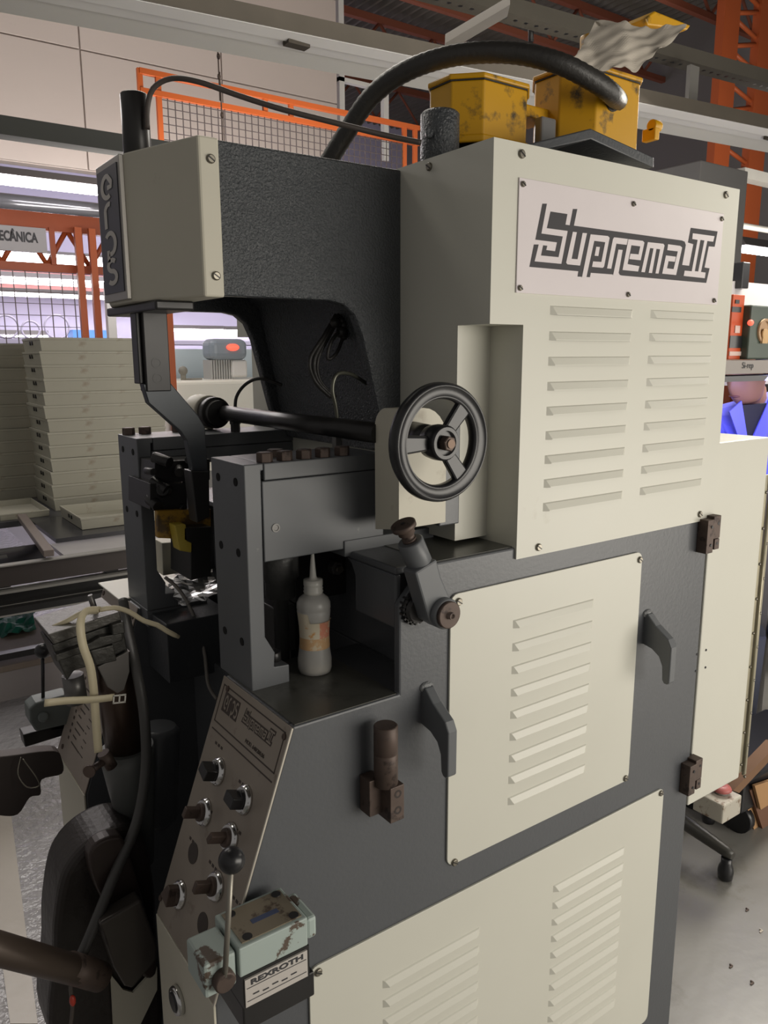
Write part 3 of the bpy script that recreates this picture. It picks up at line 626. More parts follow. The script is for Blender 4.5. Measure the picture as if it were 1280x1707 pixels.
    b.poly3([vv-side*0.075+Vector((0,0,0.075))+toward*0.006, vv-side*0.12+Vector((0,0,0.03))+toward*0.004, vv-side*0.05+Vector((0,0,-0.14))+toward*0.012, vv-side*0.03+Vector((0,0,-0.12))+toward*0.012], -toward*0.012)
    b.obj('collar', coat, t)
    b = B(); b.cyl(C0+Vector((0,0,-0.60)), C0+Vector((0.02,0.02,-0.95)), 0.15, 0.13, seg=20)
    for q in (-1,1):
        hp_ = C0+side*0.09*q+Vector((0,0,-0.88)); kn = hp_+toward*0.38+Vector((0,0,0.02)); b.cyl(hp_, kn, 0.08, 0.06, seg=16); b.cyl(kn, Vector((kn.x,kn.y,0.03)), 0.055, 0.04, seg=16); b.box((kn.x-0.05,kn.y-0.12,0),(kn.x+0.05,kn.y+0.08,0.07))
    b.obj('trousers', mat('dark_trousers', (0.04,0.045,0.07), 0.8), t)
    for q, e in ((0, pts[6]), (1, pts[8])):
        b = B(); b.ball(e, 0.035, 12, 1, 1, 0.6)
        for k in range(4): b.tube([e+side*(k-1.5)*0.017, e+side*(k-1.5)*0.018+toward*0.05-Vector((0,0,0.01)), e+side*(k-1.5)*0.018+toward*0.085-Vector((0,0,0.035))], 0.0085, 8, step=0.01)
        b.tube([e-side*0.03, e-side*0.05+toward*0.03, e-side*0.045+toward*0.06], 0.0095, 8, step=0.01)
        b.obj('hand', skin, t)
    b = B(); st_ = C0+Vector((0,0,-0.98)); b.cyl(Vector((st_.x,st_.y,0.42)), Vector((st_.x,st_.y,0.46)), 0.17, seg=24)
    return t
wk = worker()
for o in list(bpy.context.scene.objects):
    if o.name == 'coat': pass
vl = bpy.data.lights.new('violet_bench_lamp', 'AREA'); vl.shape = 'RECTANGLE'; vl.size = 0.5; vl.size_y = 0.08; vl.energy = 3.6; vl.color = (0.42, 0.42, 1.0)
vo = bpy.data.objects.new('violet_bench_lamp', vl); COL.objects.link(vo)
vo.location = at(1262,642,1,1.62)+Vector((0,-0.02,-0.01)); vo.rotation_euler = (LPB+Vector((0.05,0.05,-0.15))-vo.location).to_track_quat('-Z','Z').to_euler()
# lower right: blue bins, cardboard, foot switch, chair foot
yr2 = 1.9
RK = thing('bin_rack', 'grey metal rack with blue bins at the right edge behind the cabinet hinge', 'rack', (at(1275,1000,1,yr2).x, yr2, 0))
b = B(); x = at(1262,1000,1,yr2).x; b.box((x,yr2,0),(x+0.04,yr2+0.04,1.25)); b.box((x+0.7,yr2,0),(x+0.74,yr2+0.04,1.25)); b.obj('rack_upright', GALV, RK)
for zz in (0.30, 0.62, 0.92): B().box((x-0.02,yr2+0.01,zz),(x+0.72,yr2+0.4,zz+0.02)).obj('rack_shelf', GALV, RK)
for k, (zz, lbx) in enumerate(((0.32,'lowest blue bin on the rack at the right edge'),(0.64,'middle blue bin on the rack at the right edge'),(0.94,'top blue bin on the rack at the right edge'))):
    simple('storage_bin', lbx, 'bin', lambda b: b.prism([(yr2+0.03,zz),(yr2+0.38,zz),(yr2+0.38,zz+0.17),(yr2,zz+0.17)], 0, x+0.045, x+0.66), mat('deep_blue_plastic', (0.03,0.06,0.30), 0.4), 0.006, 'blue bins on the rack')
# cardboard box, open flaps
kb = at(1236,1300,1,1.25); 
CB = thing('cardboard_box', 'brown open cardboard box at the lower right edge', 'box', (kb.x+0.1, 1.3, 0.25))
b = B(); at_px_box(b, [(1234,1310),(1300,1268),(1300,1480),(1262,1400)], 1.25, 1.265); b.obj('flap', CARD, CB)
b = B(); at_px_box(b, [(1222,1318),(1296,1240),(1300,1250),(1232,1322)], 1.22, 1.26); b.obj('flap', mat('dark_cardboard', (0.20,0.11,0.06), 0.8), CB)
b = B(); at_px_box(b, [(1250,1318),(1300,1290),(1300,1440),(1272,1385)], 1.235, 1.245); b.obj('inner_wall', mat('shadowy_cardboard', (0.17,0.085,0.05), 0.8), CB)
b = B(); at_px_box(b, [(1258,1310),(1300,1296),(1300,1330),(1268,1350)], 1.22, 1.23); b.obj('side_wall', CARD, CB)
BX = thing('box_stand', 'black low trolley under the cardboard box', 'trolley', (kb.x+0.1, 1.35, 0))
B().box((kb.x+0.0,1.24,0.10),(kb.x+0.6,1.50,0.22)).obj('platform', BLACK, BX, 0.01)
for x_, y_ in ((kb.x+0.06,1.28),(kb.x+0.5,1.28),(kb.x+0.06,1.46),(kb.x+0.5,1.46)): B().cyl((x_-0.015,y_,0.05),(x_+0.015,y_,0.05),0.05,seg=20).obj('wheel', BLACK, BX)
# foot switch box
fs = at(1222,1365,2,0.22)
FS = thing('button_box', 'small worn white switch box with a red button near the floor at the right', 'switch', (fs.x, fs.y, 0.22))
B().box((fs.x-0.06,fs.y-0.0,0.222),(fs.x+0.04,fs.y+0.10,0.285)).obj('box_body', mat('worn_white_box', (0.50,0.47,0.40), 0.5, dirt=(0.22,0.15,0.10), dthr=0.55, dscale=30), FS, 0.005)
b = B(); b.lathe((fs.x,fs.y+0.045,0.285),(fs.x,fs.y+0.045,1),[(0,0.020),(0.008,0.020),(0.010,0.014)],20); b.m(1); b.lathe((fs.x,fs.y+0.045,0.293),(fs.x,fs.y+0.045,1),[(0,0.024),(0.006,0.030),(0.014,0.026),(0.018,0.012)],20); b.obj('red_button', [GALV, mat('faded_red_button', (0.45,0.13,0.12), 0.45)], FS)
for px, py, lb_ in ((1245,1518,'small dark scrap on the grey floor below the chair caster'),(1218,1612,'tiny dark scrap nearest the machine edge on the grey floor'),(1253,1640,'curled dark scrap low on the grey floor at the right'),(1268,1553,'pale scrap on the grey floor at the right picture edge')):
    c = at(px,py,2,0.0); b = B(); b.box((c.x-0.007,c.y-0.003,0.0005),(c.x+0.007,c.y+0.002,0.003)); b.box((c.x+0.003,c.y-0.002,0.0005),(c.x+0.007,c.y+0.007,0.004))
    tag(b.obj('floor_scrap', PAPER if 'pale' in lb_ else RUST, None, 0.001), lb_, 'scrap', 'scraps on the right floor')
# office chair foot with caster
wf = at(1208,1466,2,0.0)
CF = thing('chair_base', 'worn black swivel chair foot with caster on the floor at the right', 'chair', (wf.x+0.3, wf.y+0.12, 0))
hub = Vector((at(1160,1375,2,0.11).x, at(1160,1375,2,0.11).y, 0.11)); hub = Vector((wf.x-0.02, wf.y+0.42, 0.11))
WB = mat('worn_black_plastic', (0.05,0.048,0.042), 0.4, var=0.3)
b = B(); e_ = Vector((wf.x, wf.y, 0.095)); _q = at(1140,1362,2,0.13); hb_ = e_+(Vector((_q.x,_q.y,0.13))-e_).normalized()*0.30; hb_.z = 0.13; b.lathe(e_, hb_, [(-0.02,0.012),(0,0.018),(0.1,0.022),(0.3,0.03)], 14); b.obj('foot_arm', WB, CF)
for k in range(1,5):
    a = math.atan2(e_.y-hb_.y, e_.x-hb_.x)+k*2*PI/5; q = hb_+Vector((math.cos(a)*0.24, math.sin(a)*0.24, -0.03))
    B().cyl(q, hb_, 0.018, 0.03, seg=12).obj('foot_arm', WB, CF); B().lathe((q.x,q.y,0.002),(q.x,q.y,1),[(0,0.02),(0.02,0.026),(0.05,0.022),(0.06,0.01)],14).obj('caster', BLACK, CF)
B().lathe((e_.x,e_.y,0.002),(e_.x,e_.y,1),[(0,0.016),(0.006,0.022),(0.03,0.024),(0.045,0.021),(0.055,0.016),(0.075,0.016)],20).obj('caster', BLACK, CF)
B().cyl(hb_-Vector((0,0,0.03)), hb_+Vector((0,0,0.33)), 0.028, seg=16).obj('gas_column', BLACK, CF)
b = B(); b.box((hb_.x-0.2,hb_.y-0.2,hb_.z+0.33),(hb_.x+0.2,hb_.y+0.2,hb_.z+0.39)); b.obj('seat', BLACK, CF, 0.03, 3)
# ------------------------------------------------------------------ THE MACHINE
YS = 0.85; YC = 1.27
def mir(y): return 2*YC-y
MCH = thing('shoe_lasting_machine', 'large dark grey and cream workshop machine with black handwheel', 'machine', (0.9, YC, 0.0))
ZT = 1.1206; ZL = 1.307; XB = 1.384
# --- body
b = B()
yb = YS+0.004
prof = [(0.33,0.06),(0.33,0.765),(0.457,ZT),(0.632,ZT),(0.632,1.255),(0.672,1.296),(0.70,ZL),(XB,ZL),(XB,0.06)]
low = [(0.33,0.06),(0.33,0.765),(0.457,ZT),(0.70,ZT),(0.70,0.06)]
b.prism(prof, 1, yb, yb+0.014); b.prism(prof, 1, mir(yb+0.014), mir(yb))
b.prism(low, 1, yb+0.014, 1.067); b.prism(low, 1, mir(1.067), mir(yb+0.014))
b.box((0.70, yb+0.014, 0.06), (XB, mir(yb+0.014), ZT))
b.box((0.56, 1.067, 0.06), (0.70, mir(1.067), 1.02))
# upper body: side plates, deck, recessed front
b.box((0.636, yb+0.014, 1.296), (XB, mir(yb+0.014), ZL))
b.box((0.70, yb+0.014, ZT), (XB, mir(yb+0.014), 1.296))
b.prism([(yb+0.014,1.296),(yb+0.014,1.215),(0.975,1.215),(0.975,1.272),(0.985,1.288),(1.0,1.296)], 0, 0.636, 0.646)
b.prism([(mir(1.0),1.296),(mir(0.985),1.288),(mir(0.975),1.272),(mir(0.975),1.215),(mir(yb+0.014),1.215),(mir(yb+0.014),1.296)], 0, 0.636, 0.646)
b.obj('body', GREY, MCH, 0.003)
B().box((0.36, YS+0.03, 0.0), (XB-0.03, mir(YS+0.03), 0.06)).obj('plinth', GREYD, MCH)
B().box((0.462, YS+0.008, ZT), (0.630, 1.067, ZT+0.0012)).obj('deck_plate', OILY, MCH)
B().box((0.70, YS+0.01, ZL), (XB-0.02, 1.1, ZL+0.001)).obj('deck_plate', OILY, MCH)
# --- access panels and louvres
def louver_mesh(wd, h=0.0135, d=0.0055):
    b = B(); q = [(0, h), (-d*0.35, h*0.88), (-d, h*0.10), (-d, 0), (0, 0)]
    n = len(q); x = wd/2; e = 0.010
    A = [b.bm.verts.new((-x-0.003+e*min(1,-y/d), y, z)) for y, z in q]; C = [b.bm.verts.new((x+0.003-e*min(1,-y/d), y, z)) for y, z in q]
    for i in range(n-1):
        if i == n-2: b.m(1)  # underside coloured black for the shade in the open slit
        b._f([A[i], C[i], C[i+1], A[i+1]])
    b.m(0); b._f(A); b._f(list(reversed(C)))
    return b.mesh('louver', [CREAM, BLACKM])
def louvers(parent, y, x0, x1, z0, dz, n):
    me = louver_mesh(x1-x0)
    for k in range(n):
        o = link('louver', me, parent)
        o.matrix_parent_inverse = o.matrix_parent_inverse @ Matrix.Translation(((x0+x1)/2, y, z0-k*dz-0.006))
YP = YS
p2 = B().prism(rrect(0.724, 1.176, 0.804, 1.255, 0.014), 1, YP, YP+0.004).obj('access_panel', CREAM, MCH, 0.0008)
p3 = B().prism(rrect(0.470, 1.294, 0.20, 0.747, 0.014), 1, YP, YP+0.004).obj('access_panel', CREAM, MCH, 0.0008)
for q in ((1066,933),(1042,1297),(757,1437),(764,1003)): screw(at(*q, 1, YP), p2)
for q in ((1101,1322),(530,1620)): screw(at(*q, 1, YP), p3)
a0 = at(857, 1041, 1, YP); a1 = at(987, 1005, 1, YP); a2 = at(848, 1336, 1, YP)
louvers(p2, YP, a0.x, a1.x, a0.z, (a0.z-a2.z)/8, 9)
a0 = at(640, 1607, 1, YP); a1 = at(797, 1545, 1, YP)
louvers(p3, YP, a0.x, a1.x, 0.655, 0.0345, 11)
a0 = at(925, 1450, 1, YP); a1 = at(1040, 1400, 1, YP)
louvers(p3, YP, a0.x, a1.x, 0.655, 0.0345, 11)
# --- housing
XH0, XH1, ZHT = 0.790, 1.394, 1.896
b = B()
b.prism([(XH0,1.647),(0.857,1.647),(0.857,1.289),(XH1,1.289),(XH1,ZHT),(XH0,ZHT)], 1, YS, YS+0.012)
b.box((XH0, YS+0.012, 1.647), (XH1, mir(YS), ZHT))
b.box((0.857, YS+0.012, ZL+0.001), (XH1, mir(YS), 1.647))
b.box((XH0, 0.92, 1.315), (0.857, mir(0.92), 1.647))
HOU = b.obj('housing', CREAM, MCH)
for q in ((869,257),(1209,325),(1166,857),(897,912)): screw(at(*q, 1, YS), HOU)
screw(at(716, 278, 0, XH0), HOU, SCR_X)
a0 = at(919, 518, 1, YS); a1 = at(1052, 521, 1, YS); a2 = at(907, 846, 1, YS)
louvers(HOU, YS, a0.x, a1.x, a0.z, (a0.z-a2.z)/8, 9)
a0 = at(1086, 524, 1, YS); a1 = at(1188, 526, 1, YS); a2 = at(1065, 820, 1, YS)
louvers(HOU, YS, a0.x, a1.x, a0.z, (a0.z-a2.z)/8, 9)
# name plate with its print
na, nb = at(864,296,1,YS), at(1199,505,1,YS)
NX0, NX1, NZ0, NZ1 = na.x, 1.347, at(860,488,1,YS).z, na.z
NP = B().box((NX0, YS-0.0022, NZ0), (NX1, YS, NZ1)).obj('name_plate', PLATE, MCH, 0.0006)
for q in ((871,307),(1055,340),(1202,365),(1189,501),(1046,491),(866,480)): screw(at(*q, 1, YS-0.002), NP, RIV_Y, 'rivet')
def Bc(l): return [(x+1138, y+142) for x, y in l]
LOGO_D = [[(228,142),(280,142),(215,495),(468,530),(418,775),(213,755),(238,635),(285,640),(272,690),(380,705),(402,600),(145,568)],
 [(128,625),(183,625),(135,825),(455,855),(530,465),(282,432),(325,235),(523,265),(500,390),(553,398),(590,205),(640,205),(600,402),(1878,577),(1913,592),(1926,632),(1883,867),(1968,877),(2018,622),(1953,602),(1986,427),(2303,470),(2268,652),(2198,647),(2148,897),(2208,907),(2168,1080),(1168,992),(1145,985),(1128,950),(1065,980),(800,960),(790,1012),(645,1005),(655,942),(75,890)]]
LOGO_W = [[(585,475),(632,480),(570,795),(640,800),(700,488),(752,492),(670,875),(520,860),(505,840)],
 [(795,505),(1000,525),(1020,545),(955,885),(940,902),(812,890),(824,825),(922,832),(968,598),(838,582),(744,1018),(693,1014)],
 [(862,652),(905,655),(887,762),(842,758)],
 [(1060,560),(1075,540),(1237,560),(1222,630),(1100,615),(1040,912),(990,908)],
 [(1125,685),(1175,690),(1122,990),(1062,988)],
 Bc([(105,420),(275,440),(295,460),(250,670),(115,655),(130,592),(225,600),(245,505),(140,492),(95,715),(235,740),(220,803),(35,785)]),
 Bc([(335,455),(520,475),(533,495),(462,828),(425,825),(480,540),(437,535),(385,822),(345,818),(402,530),(362,525),(300,812),(258,808)]),
 Bc([(575,480),(720,500),(742,520),(670,845),(505,828),(550,612),(668,628),(655,688),(580,680),(562,765),(640,775),(690,565),(565,550)]),
 Bc([(868,350),(1125,385),(1110,450),(1040,442),(965,808),(1020,815),(1010,882),(760,855),(772,792),(855,800),(925,428),(862,418)])]
LOGO_S = [Bc([(960,430),(1003,435),(930,803),(893,798)])]
def logo_uv(p):   # drawing units -> plate fraction
    q = at(870+p[0]/7.111, 320+p[1]/7.111, 1, YS)
    return (q.x-NX0)/(NX1-NX0), (q.z-NZ0)/(NZ1-NZ0)
def logo(name, org, X, Z, N, mats, parent, eps=0.0004):
    b = B(); X, Z, N = Vector(X), Vector(Z), Vector(N)
    for li, (polys, mi) in enumerate(((LOGO_D, 0), (LOGO_W, 1), (LOGO_S, 0))):
        b.m(mi)
        for pl in polys:
            uv = [logo_uv(p) for p in pl]
            cs = [Vector(org)+X*u+Z*v+N*(eps*(li+1)) for u, v in uv]
            vs = [b.bm.verts.new(c) for c in cs]
            for tri in tessellate_polygon([[Vector((u, v, 0)) for u, v in uv]]):
                t_ = [vs[k] for k in tri]
                if (t_[1].co-t_[0].co).cross(t_[2].co-t_[0].co).dot(N) < 0: t_.reverse()
                b._f(t_)
    me = bpy.data.meshes.new(name); b.bm.to_mesh(me); b.bm.free()
    for m_ in mats: me.materials.append(m_)
    return link(name, me, parent)
logo('lettering', (NX0, YS-0.0022, NZ0), (NX1-NX0,0,0), (0,0,NZ1-NZ0), (0,-1,0), [INK, PLATE], NP)
# --- head arm
hp = [(0.447,1.687),(0.655,1.687),(0.68,1.682),(0.70,1.667),(0.715,1.635),(0.749,1.502),(0.765,1.452),(0.792,1.44),(0.792,1.893),(0.447,1.893)]
b = B(); YH = 1.064
b.prism(hp, 1, YH, YH+0.022); b.prism(hp, 1, mir(YH+0.022), mir(YH))
b.prism([(0.447,1.72),(0.69,1.72),(0.725,1.70),(0.757,1.56),(0.775,1.44),(0.79,1.44),(0.79,1.892),(0.447,1.892)], 1, YH+0.022, mir(YH+0.022))
b.obj('head_arm', HAMMER, MCH, 0.004)
ZN0, ZN1 = 1.684, 1.894
nose = [(0.479,YH-0.004),(0.449,YH-0.004),(0.397,1.213),(0.397,mir(1.213)),(0.449,mir(YH-0.004)),(0.479,mir(YH-0.004))]
NOSE = B().prism(nose, 2, ZN0, ZN1).obj('nose_cover', CREAM2, MCH, 0.003)
for q in ((351,265),(360,460)): screw(at(*q, 1, YH-0.004), NOSE)
B().box((0.41, 1.15, ZN0-0.014), (0.47, mir(1.15), ZN0)).obj('nose_underplate', BLACKM, MCH, 0.003)
b = B(); b.box((0.390, 1.213, ZN0+0.004), (0.397, mir(1.213), ZN1-0.002))
SG = b.obj('sign_plate', mat('silver_frame', (0.42,0.40,0.37), 0.4, metal=0.5), MCH, 0.001)
B().box((0.3885, 1.221, ZN0+0.016), (0.390, mir(1.221), ZN1-0.012)).obj('sign_face', mat('sign_dark_grey', (0.05,0.052,0.065), 0.4), SG)
# vertical letters e r p s as flat strokes on the sign face
def stroke(b, pts, wd, fx):
    """pts in (u right, v up) plane mapped by fx; flat ribbon with mitred joints"""
    P = [Vector((p[0], p[1])) for p in pts]; n = len(P); Lf, Rt = [], []
    for i in range(n):
        d = (P[min(i+1, n-1)]-P[max(i-1, 0)]).normalized(); nn = Vector((-d.y, d.x))
        Lf.append(P[i]+nn*wd/2); Rt.append(P[i]-nn*wd/2)
    V = [[b.bm.verts.new(fx(q)) for q in S] for S in (Lf, Rt)]
    for i in range(n-1): b._f([V[0][i], V[0][i+1], V[1][i+1], V[1][i]])
def arc(cx, cy, rx, ry, a0, a1, n=14):
    return [(cx+rx*math.cos(math.radians(a0+(a1-a0)*k/n)), cy+ry*math.sin(math.radians(a0+(a1-a0)*k/n))) for k in range(n+1)]
def erps(b, fx, vertical=True, s=1.0):
    wd = 0.19*s
    st = [[(0.42,0.1),(0.42,0.55)]+[], ]
    e = [arc(0.5, 0.5, 0.32, 0.42, 300, 80, 16)+[(0.78,0.62),(0.76,0.45),(0.52,0.45)]]
    r = [[(0.3,0.0),(0.3,0.7)]+arc(0.55, 0.66, 0.25, 0.28, 170, 70, 6)]
    p = [[(0.34,-0.22),(0.34,0.25)], arc(0.5, 0.5, 0.32, 0.42, 140, -110, 16)]
    q = [arc(0.52, 0.74, 0.26, 0.22, 40, 260, 10)+arc(0.48, 0.27, 0.28, 0.25, 80, -140, 10)]
    for k, L in enumerate((e, r, p, q)):
        for pl in L:
            if vertical: stroke(b, [(x, y+ (3-k)*1.13) for x, y in pl], wd, fx)
            else: stroke(b, [(x+k*0.8, y) for x, y in pl], wd, fx)
b = B(); sz0, sz1 = ZN0+0.03, ZN1-0.022
erps(b, lambda q: Vector((0.3878, mir(1.232)-q.x*(mir(1.232)-1.232), sz0+q.y*(sz1-sz0)/4.35)))
b.obj('lettering', mat('sign_letter_grey', (0.55,0.52,0.47), 0.5), SG)
# pipe on the head, lamp cable
c = at(226, 200, 1, 1.30)
b = B(); b.cyl((c.x, 1.30, 1.893), (c.x, 1.30, at(226,157,1,1.30).z), 0.0215, seg=24, ch=0.002)
b.obj('standpipe', BLACKM, MCH)
hcx = at(733, 220, 1, 1.0)
b = B(); b.cyl((0.85, 1.03, 1.895), (0.85, 1.03, 0), 0.001) if False else None
pc = at(733, 240, 1, 1.02)
b.cyl((pc.x, 1.02, 1.893), (pc.x, 1.02, at(733,187,1,1.02).z), 0.0305, seg=28, ch=0.004); b.cyl((pc.x-0.03,1.01,1.935),(pc.x-0.036,1.0,1.935),0.006)
b.obj('oil_cap', HAMMER, MCH)
cb = [at(246,215,1,1.27), at(246,180,1,1.27), at(255,148,1,1.26), at(285,131,1,1.24), at(330,136,1,1.2), at(400,160,1,1.16), at(470,182,1,1.12), at(560,205,1,1.08), at(640,225,1,1.05), at(702,238,1,1.02)]
B().tube(cb, 0.0042, 8, step=0.008).obj('cable', CABLE, MCH)
cb = [at(535,290,1,1.30), at(575,225,1,1.27), at(620,160,1,1.22), at(680,117,1,1.16), at(760,92,1,1.09), at(850,88,1,1.02), at(930,105,1,0.965), at(990,135,1,0.945), at(1018,155,1,0.95), at(1030,168,1,0.992)]
B().tube(cb, 0.0165, 14, ridge=0.025, step=0.006).obj('conduit', RUBBER, MCH)

# --- motor terminal boxes on top of the housing (yellow)
# tented dark mounting plate
y0 = 0.93
q = [at(880,240,1,y0), at(985,214,1,y0), at(1090,262,1,y0), at(1090,280,1,y0), at(985,232,1,y0), at(895,252,1,y0)]
b = B(); b.prism([(p.x, p.z) for p in q], 1, y0, 1.35)
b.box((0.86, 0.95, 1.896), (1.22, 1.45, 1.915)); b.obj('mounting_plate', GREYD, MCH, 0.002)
def term_box(px0, px1, pyt, pyb, y, depth, lid=True, parent=MCH):
    a = at(px0, pyb, 1, y); c = at(px1, pyt, 1, y); x0, x1, z0, z1 = a.x, c.x, a.z, (at(px0,pyt,1,y).z+c.z)/2
    ch = (x1-x0)*0.22
    b = B(); pl = [(x0+ch,y),(x1-ch,y),(x1,y+ch),(x1,y+depth-ch),(x1-ch,y+depth),(x0+ch,y+depth),(x0,y+depth-ch),(x0,y+ch)]
    b.prism(pl, 2, z0, z1-0.01)
    e = 0.004; cx, cy = (x0+x1)/2, y+depth/2
    pl2 = [(cx+(px-cx)*1.05, cy+(py-cy)*1.05) for px, py in pl]
    b.prism(pl2, 2, z1-0.008, z1); b.prism(pl2, 2, z0, z0+0.012)
    o = b.obj('terminal_box', YELL, parent, 0.0025)
    bb = B()
    bb.prism([(cx+(px-cx)*1.01, cy+(py-cy)*1.01) for px, py in pl], 2, z1-0.0105, z1-0.008); bb.obj('gasket', RUBBER, o)
    return x0, x1, z0, z1, o
t1 = term_box(776, 906, 130, 230, 1.02, 0.13)
t2 = term_box(962, 1094, 118, 214+30, 0.99, 0.15)
g = at(1024, 166, 1, 0.985)
b = B(); b.lathe((g.x, 0.992, g.z), (g.x, 0.9, g.z), [(0,0.019),(0.004,0.019),(0.004,0.015),(0.010,0.0145),(0.010,0.010)], 20); b.obj('cable_gland', RUBBER, t2[4])
b = B(); at_px_box(b, [(945,130),(945,92),(1012,98),(1012,130)], 1.05, 1.10); b.obj('lid_hinge_block', YELL, MCH, 0.003); b = B(); b.box((t1[1]-0.01, 1.06, t1[2]+0.07), (t2[0]+0.01, 1.12, t1[2]+0.09)); b.obj('terminal_block', YELL, MCH, 0.003)
pa, pb = at(1085, 45, 1, 1.05), at(1150, 40, 1, 1.05)
b = B(); P4 = [at(945,90,1,1.0), at(1060,32,1,1.0), at(1150,44,1,1.0), at(1125,68,1,1.0)]
b.prism([(p.x, p.z) for p in [at(1075,30,1,1.04), at(1092,18,1,1.04), at(1152,42,1,1.04), at(1146,50,1,1.04), at(1080,42,1,1.04)]], 1, 1.04, 1.16)
b.cyl((at(985,95,1,1.09).x,1.09,t2[3]), (at(985,60,1,1.09).x,1.09,at(985,60,1,1.09).z), 0.02)
b.obj('raised_lid', YELL, MCH, 0.003)
b = B(); b.box((t1[1]+0.01, 1.03, 1.915), (t2[0]-0.01, 1.05, 2.01)); b.obj('wrapped_stub', mat('grey_plastic_film', (0.2,0.2,0.2), 0.2), MCH, 0.004)
b = B(); g = at(1098, 212, 1, 0.99); b.cyl((g.x-0.01,1.0,g.z+0.004),(g.x+0.012,1.0,g.z+0.004),0.011); b.box((g.x-0.01,0.99,g.z-0.022),(g.x+0.004,1.02,g.z)); b.obj('side_plug', YELL, t2[4], 0.002)

# crumpled paper lying on the raised lid
cr = crumple('crumpled_paper', [at(945,112,1,0.975), at(1052,122,1,0.965), at(1142,50,1,0.99), at(995,32,1,1.05)], 18, 13, 0.0046, PAPER, 3)
sm_ = cr.modifiers.new('sub', 'SUBSURF'); sm_.levels = 1; sm_.render_levels = 1
tag(cr, 'torn crumpled grey paper draped over the yellow box on top of the machine', 'paper')

# --- near work bracket: post, bar, bolts
def bracket(mirror):
    f = (lambda y: mir(y)) if mirror else (lambda y: y)
    def yy(a, c): return (min(f(a), f(c)), max(f(a), f(c)))
    b = B(); ya, yc = yy(0.987, 1.10)
    b.prism([(0.463,ZT),(0.525,ZT),(0.525,ZT+0.028),(0.500,ZT+0.030),(0.502,ZT+0.052),(0.487,1.20),(0.489,1.445),(0.493,1.445),(0.493,1.455),(0.463,1.455)], 1, ya, yc)
    if mirror: b.box((0.462, 1.44, 1.09), (0.585, 1.553, ZT+0.004))
    P = b.obj('bracket_post', GREYP, MCH, 0.0015)
    for px, py in ((0.4625,1.015),(0.4625,1.075)):
        for z in (1.428, 1.325, 1.19) if not mirror else (1.428, 1.31):
            B().cyl((0.4635, f(py), z), (0.4621, f(py), z), 0.0062, seg=14).obj('screw_hole', mat('hole_black', (0.006,0.006,0.006), 1.0), P)
    b = B()
    b.box((0.4905, ya+0.0008, 1.312 if not mirror else 1.40), (0.70 if not mirror else 0.80, yc, 1.4295)); Q = b.obj('bracket_bar', GREYP, MCH, 0.0015)
    b = B(); b.box((0.494, ya+0.0002, 1.4305), (0.70 if not mirror else 0.80, yc, 1.455)); b.obj('bar_cap', GREYP, MCH, 0.0015)
    for k, x in enumerate((0.503, 0.535, 0.567, 0.599, 0.633) if not mirror else (0.476, 0.508, 0.575, 0.60)):
        yk = f(1.002) if not mirror else f(1.015)
        b = B(); b.hexa((x, yk, 1.455), (x, yk, 1.469), 0.0120); b.obj('hex_bolt', RUST, MCH, 0.0006)
    return P, Q
P1, Q1 = bracket(False); P2, Q2 = bracket(True)
b = B(); b.hexa((0.545, 1.05, 1.455), (0.545, 1.05, 1.466), 0.013); b.obj('hex_bolt', RUST, MCH)
c = at(460, 880, 1, 0.987)
b = B(); b.lathe((c.x, 0.9885, c.z), (c.x, 0.9, c.z), [(0,0.0065),(0.002,0.0065),(0.002,0.0045),(0.0008,0.004)], 16); b.obj('set_screw', DSTEEL, Q1)
b = B(); b.cyl((0.5135, 1.015, ZT+0.028), (0.5135, 1.015, ZT+0.043), 0.0115, seg=18, ch=0.001); b.obj('cap_screw', BLACKM, P1)
# lower flange of the bar right end
B().box((0.625, 0.985, 1.300), (0.80, 1.10, 1.325)).obj('bar_flange', GREYP, MCH, 0.001)
# hydraulic cylinder hanging below the bar and parts in the dark bay
b = B(); cx, cy = 0.56, 1.075
b.lathe((cx,cy,1.312), (cx,cy,1.0), [(0,0.030),(0.052,0.030),(0.052,0.026),(0.058,0.026),(0.058,0.024),(0.085,0.024),(0.085,0.012),(0.19,0.012)], 28)
b.obj('press_cylinder', mat('cast_grey_cylinder', (0.10,0.10,0.098), 0.4, metal=0.2, bump=0.3, bscale=90), MCH)
b = B(); b.box((0.60, 1.10, 1.20), (0.70, 1.13, 1.31)); b.box((0.62, 1.16, 1.0), (0.72, 1.40, 1.24)); b.box((0.56,1.10,1.12),(0.60,1.16,1.20)); b.obj('slide_block', BLACKM, MCH, 0.002)
c = at(556, 945, 1, 1.098)
b = B(); b.hexa((c.x,1.10,c.z),(c.x,1.084,c.z),0.0125); b.m(1).cyl((c.x,1.084,c.z),(c.x,1.076,c.z),0.006,seg=14); b.obj('lock_nut', [DSTEEL, STEEL], MCH)

# --- handwheel gear cover, shaft, handwheel
WX, WZ = 0.657, 1.490
gc = [(0.893,1.355),(0.953,1.345),(0.953,1.49)]+[(0.923+0.030*math.cos(a*PI/16), 1.499+0.030*math.sin(a*PI/16)) for a in range(1,9)]+[(0.893,1.529)]
gx = [(0.660,1.34),(0.748,1.34),(0.748,1.455)]+[(0.704+0.044*math.cos(a*PI/12), 1.482+0.047*math.sin(a*PI/12)) for a in range(0,7)]+[(0.660,1.529)]
A_ = B().prism(gc, 0, 0.660, 0.748).obj('gear_cover_a', CREAM2); C2_ = B().prism(gx, 1, 0.89, 0.96).obj('gear_cover_b', CREAM2)
bo = A_.modifiers.new('cut', 'BOOLEAN'); bo.operation = 'INTERSECT'; bo.object = C2_; bo.solver = 'EXACT'
bpy.context.view_layer.update()
me_ = bpy.data.meshes.new_from_object(A_.evaluated_get(bpy.context.evaluated_depsgraph_get()))
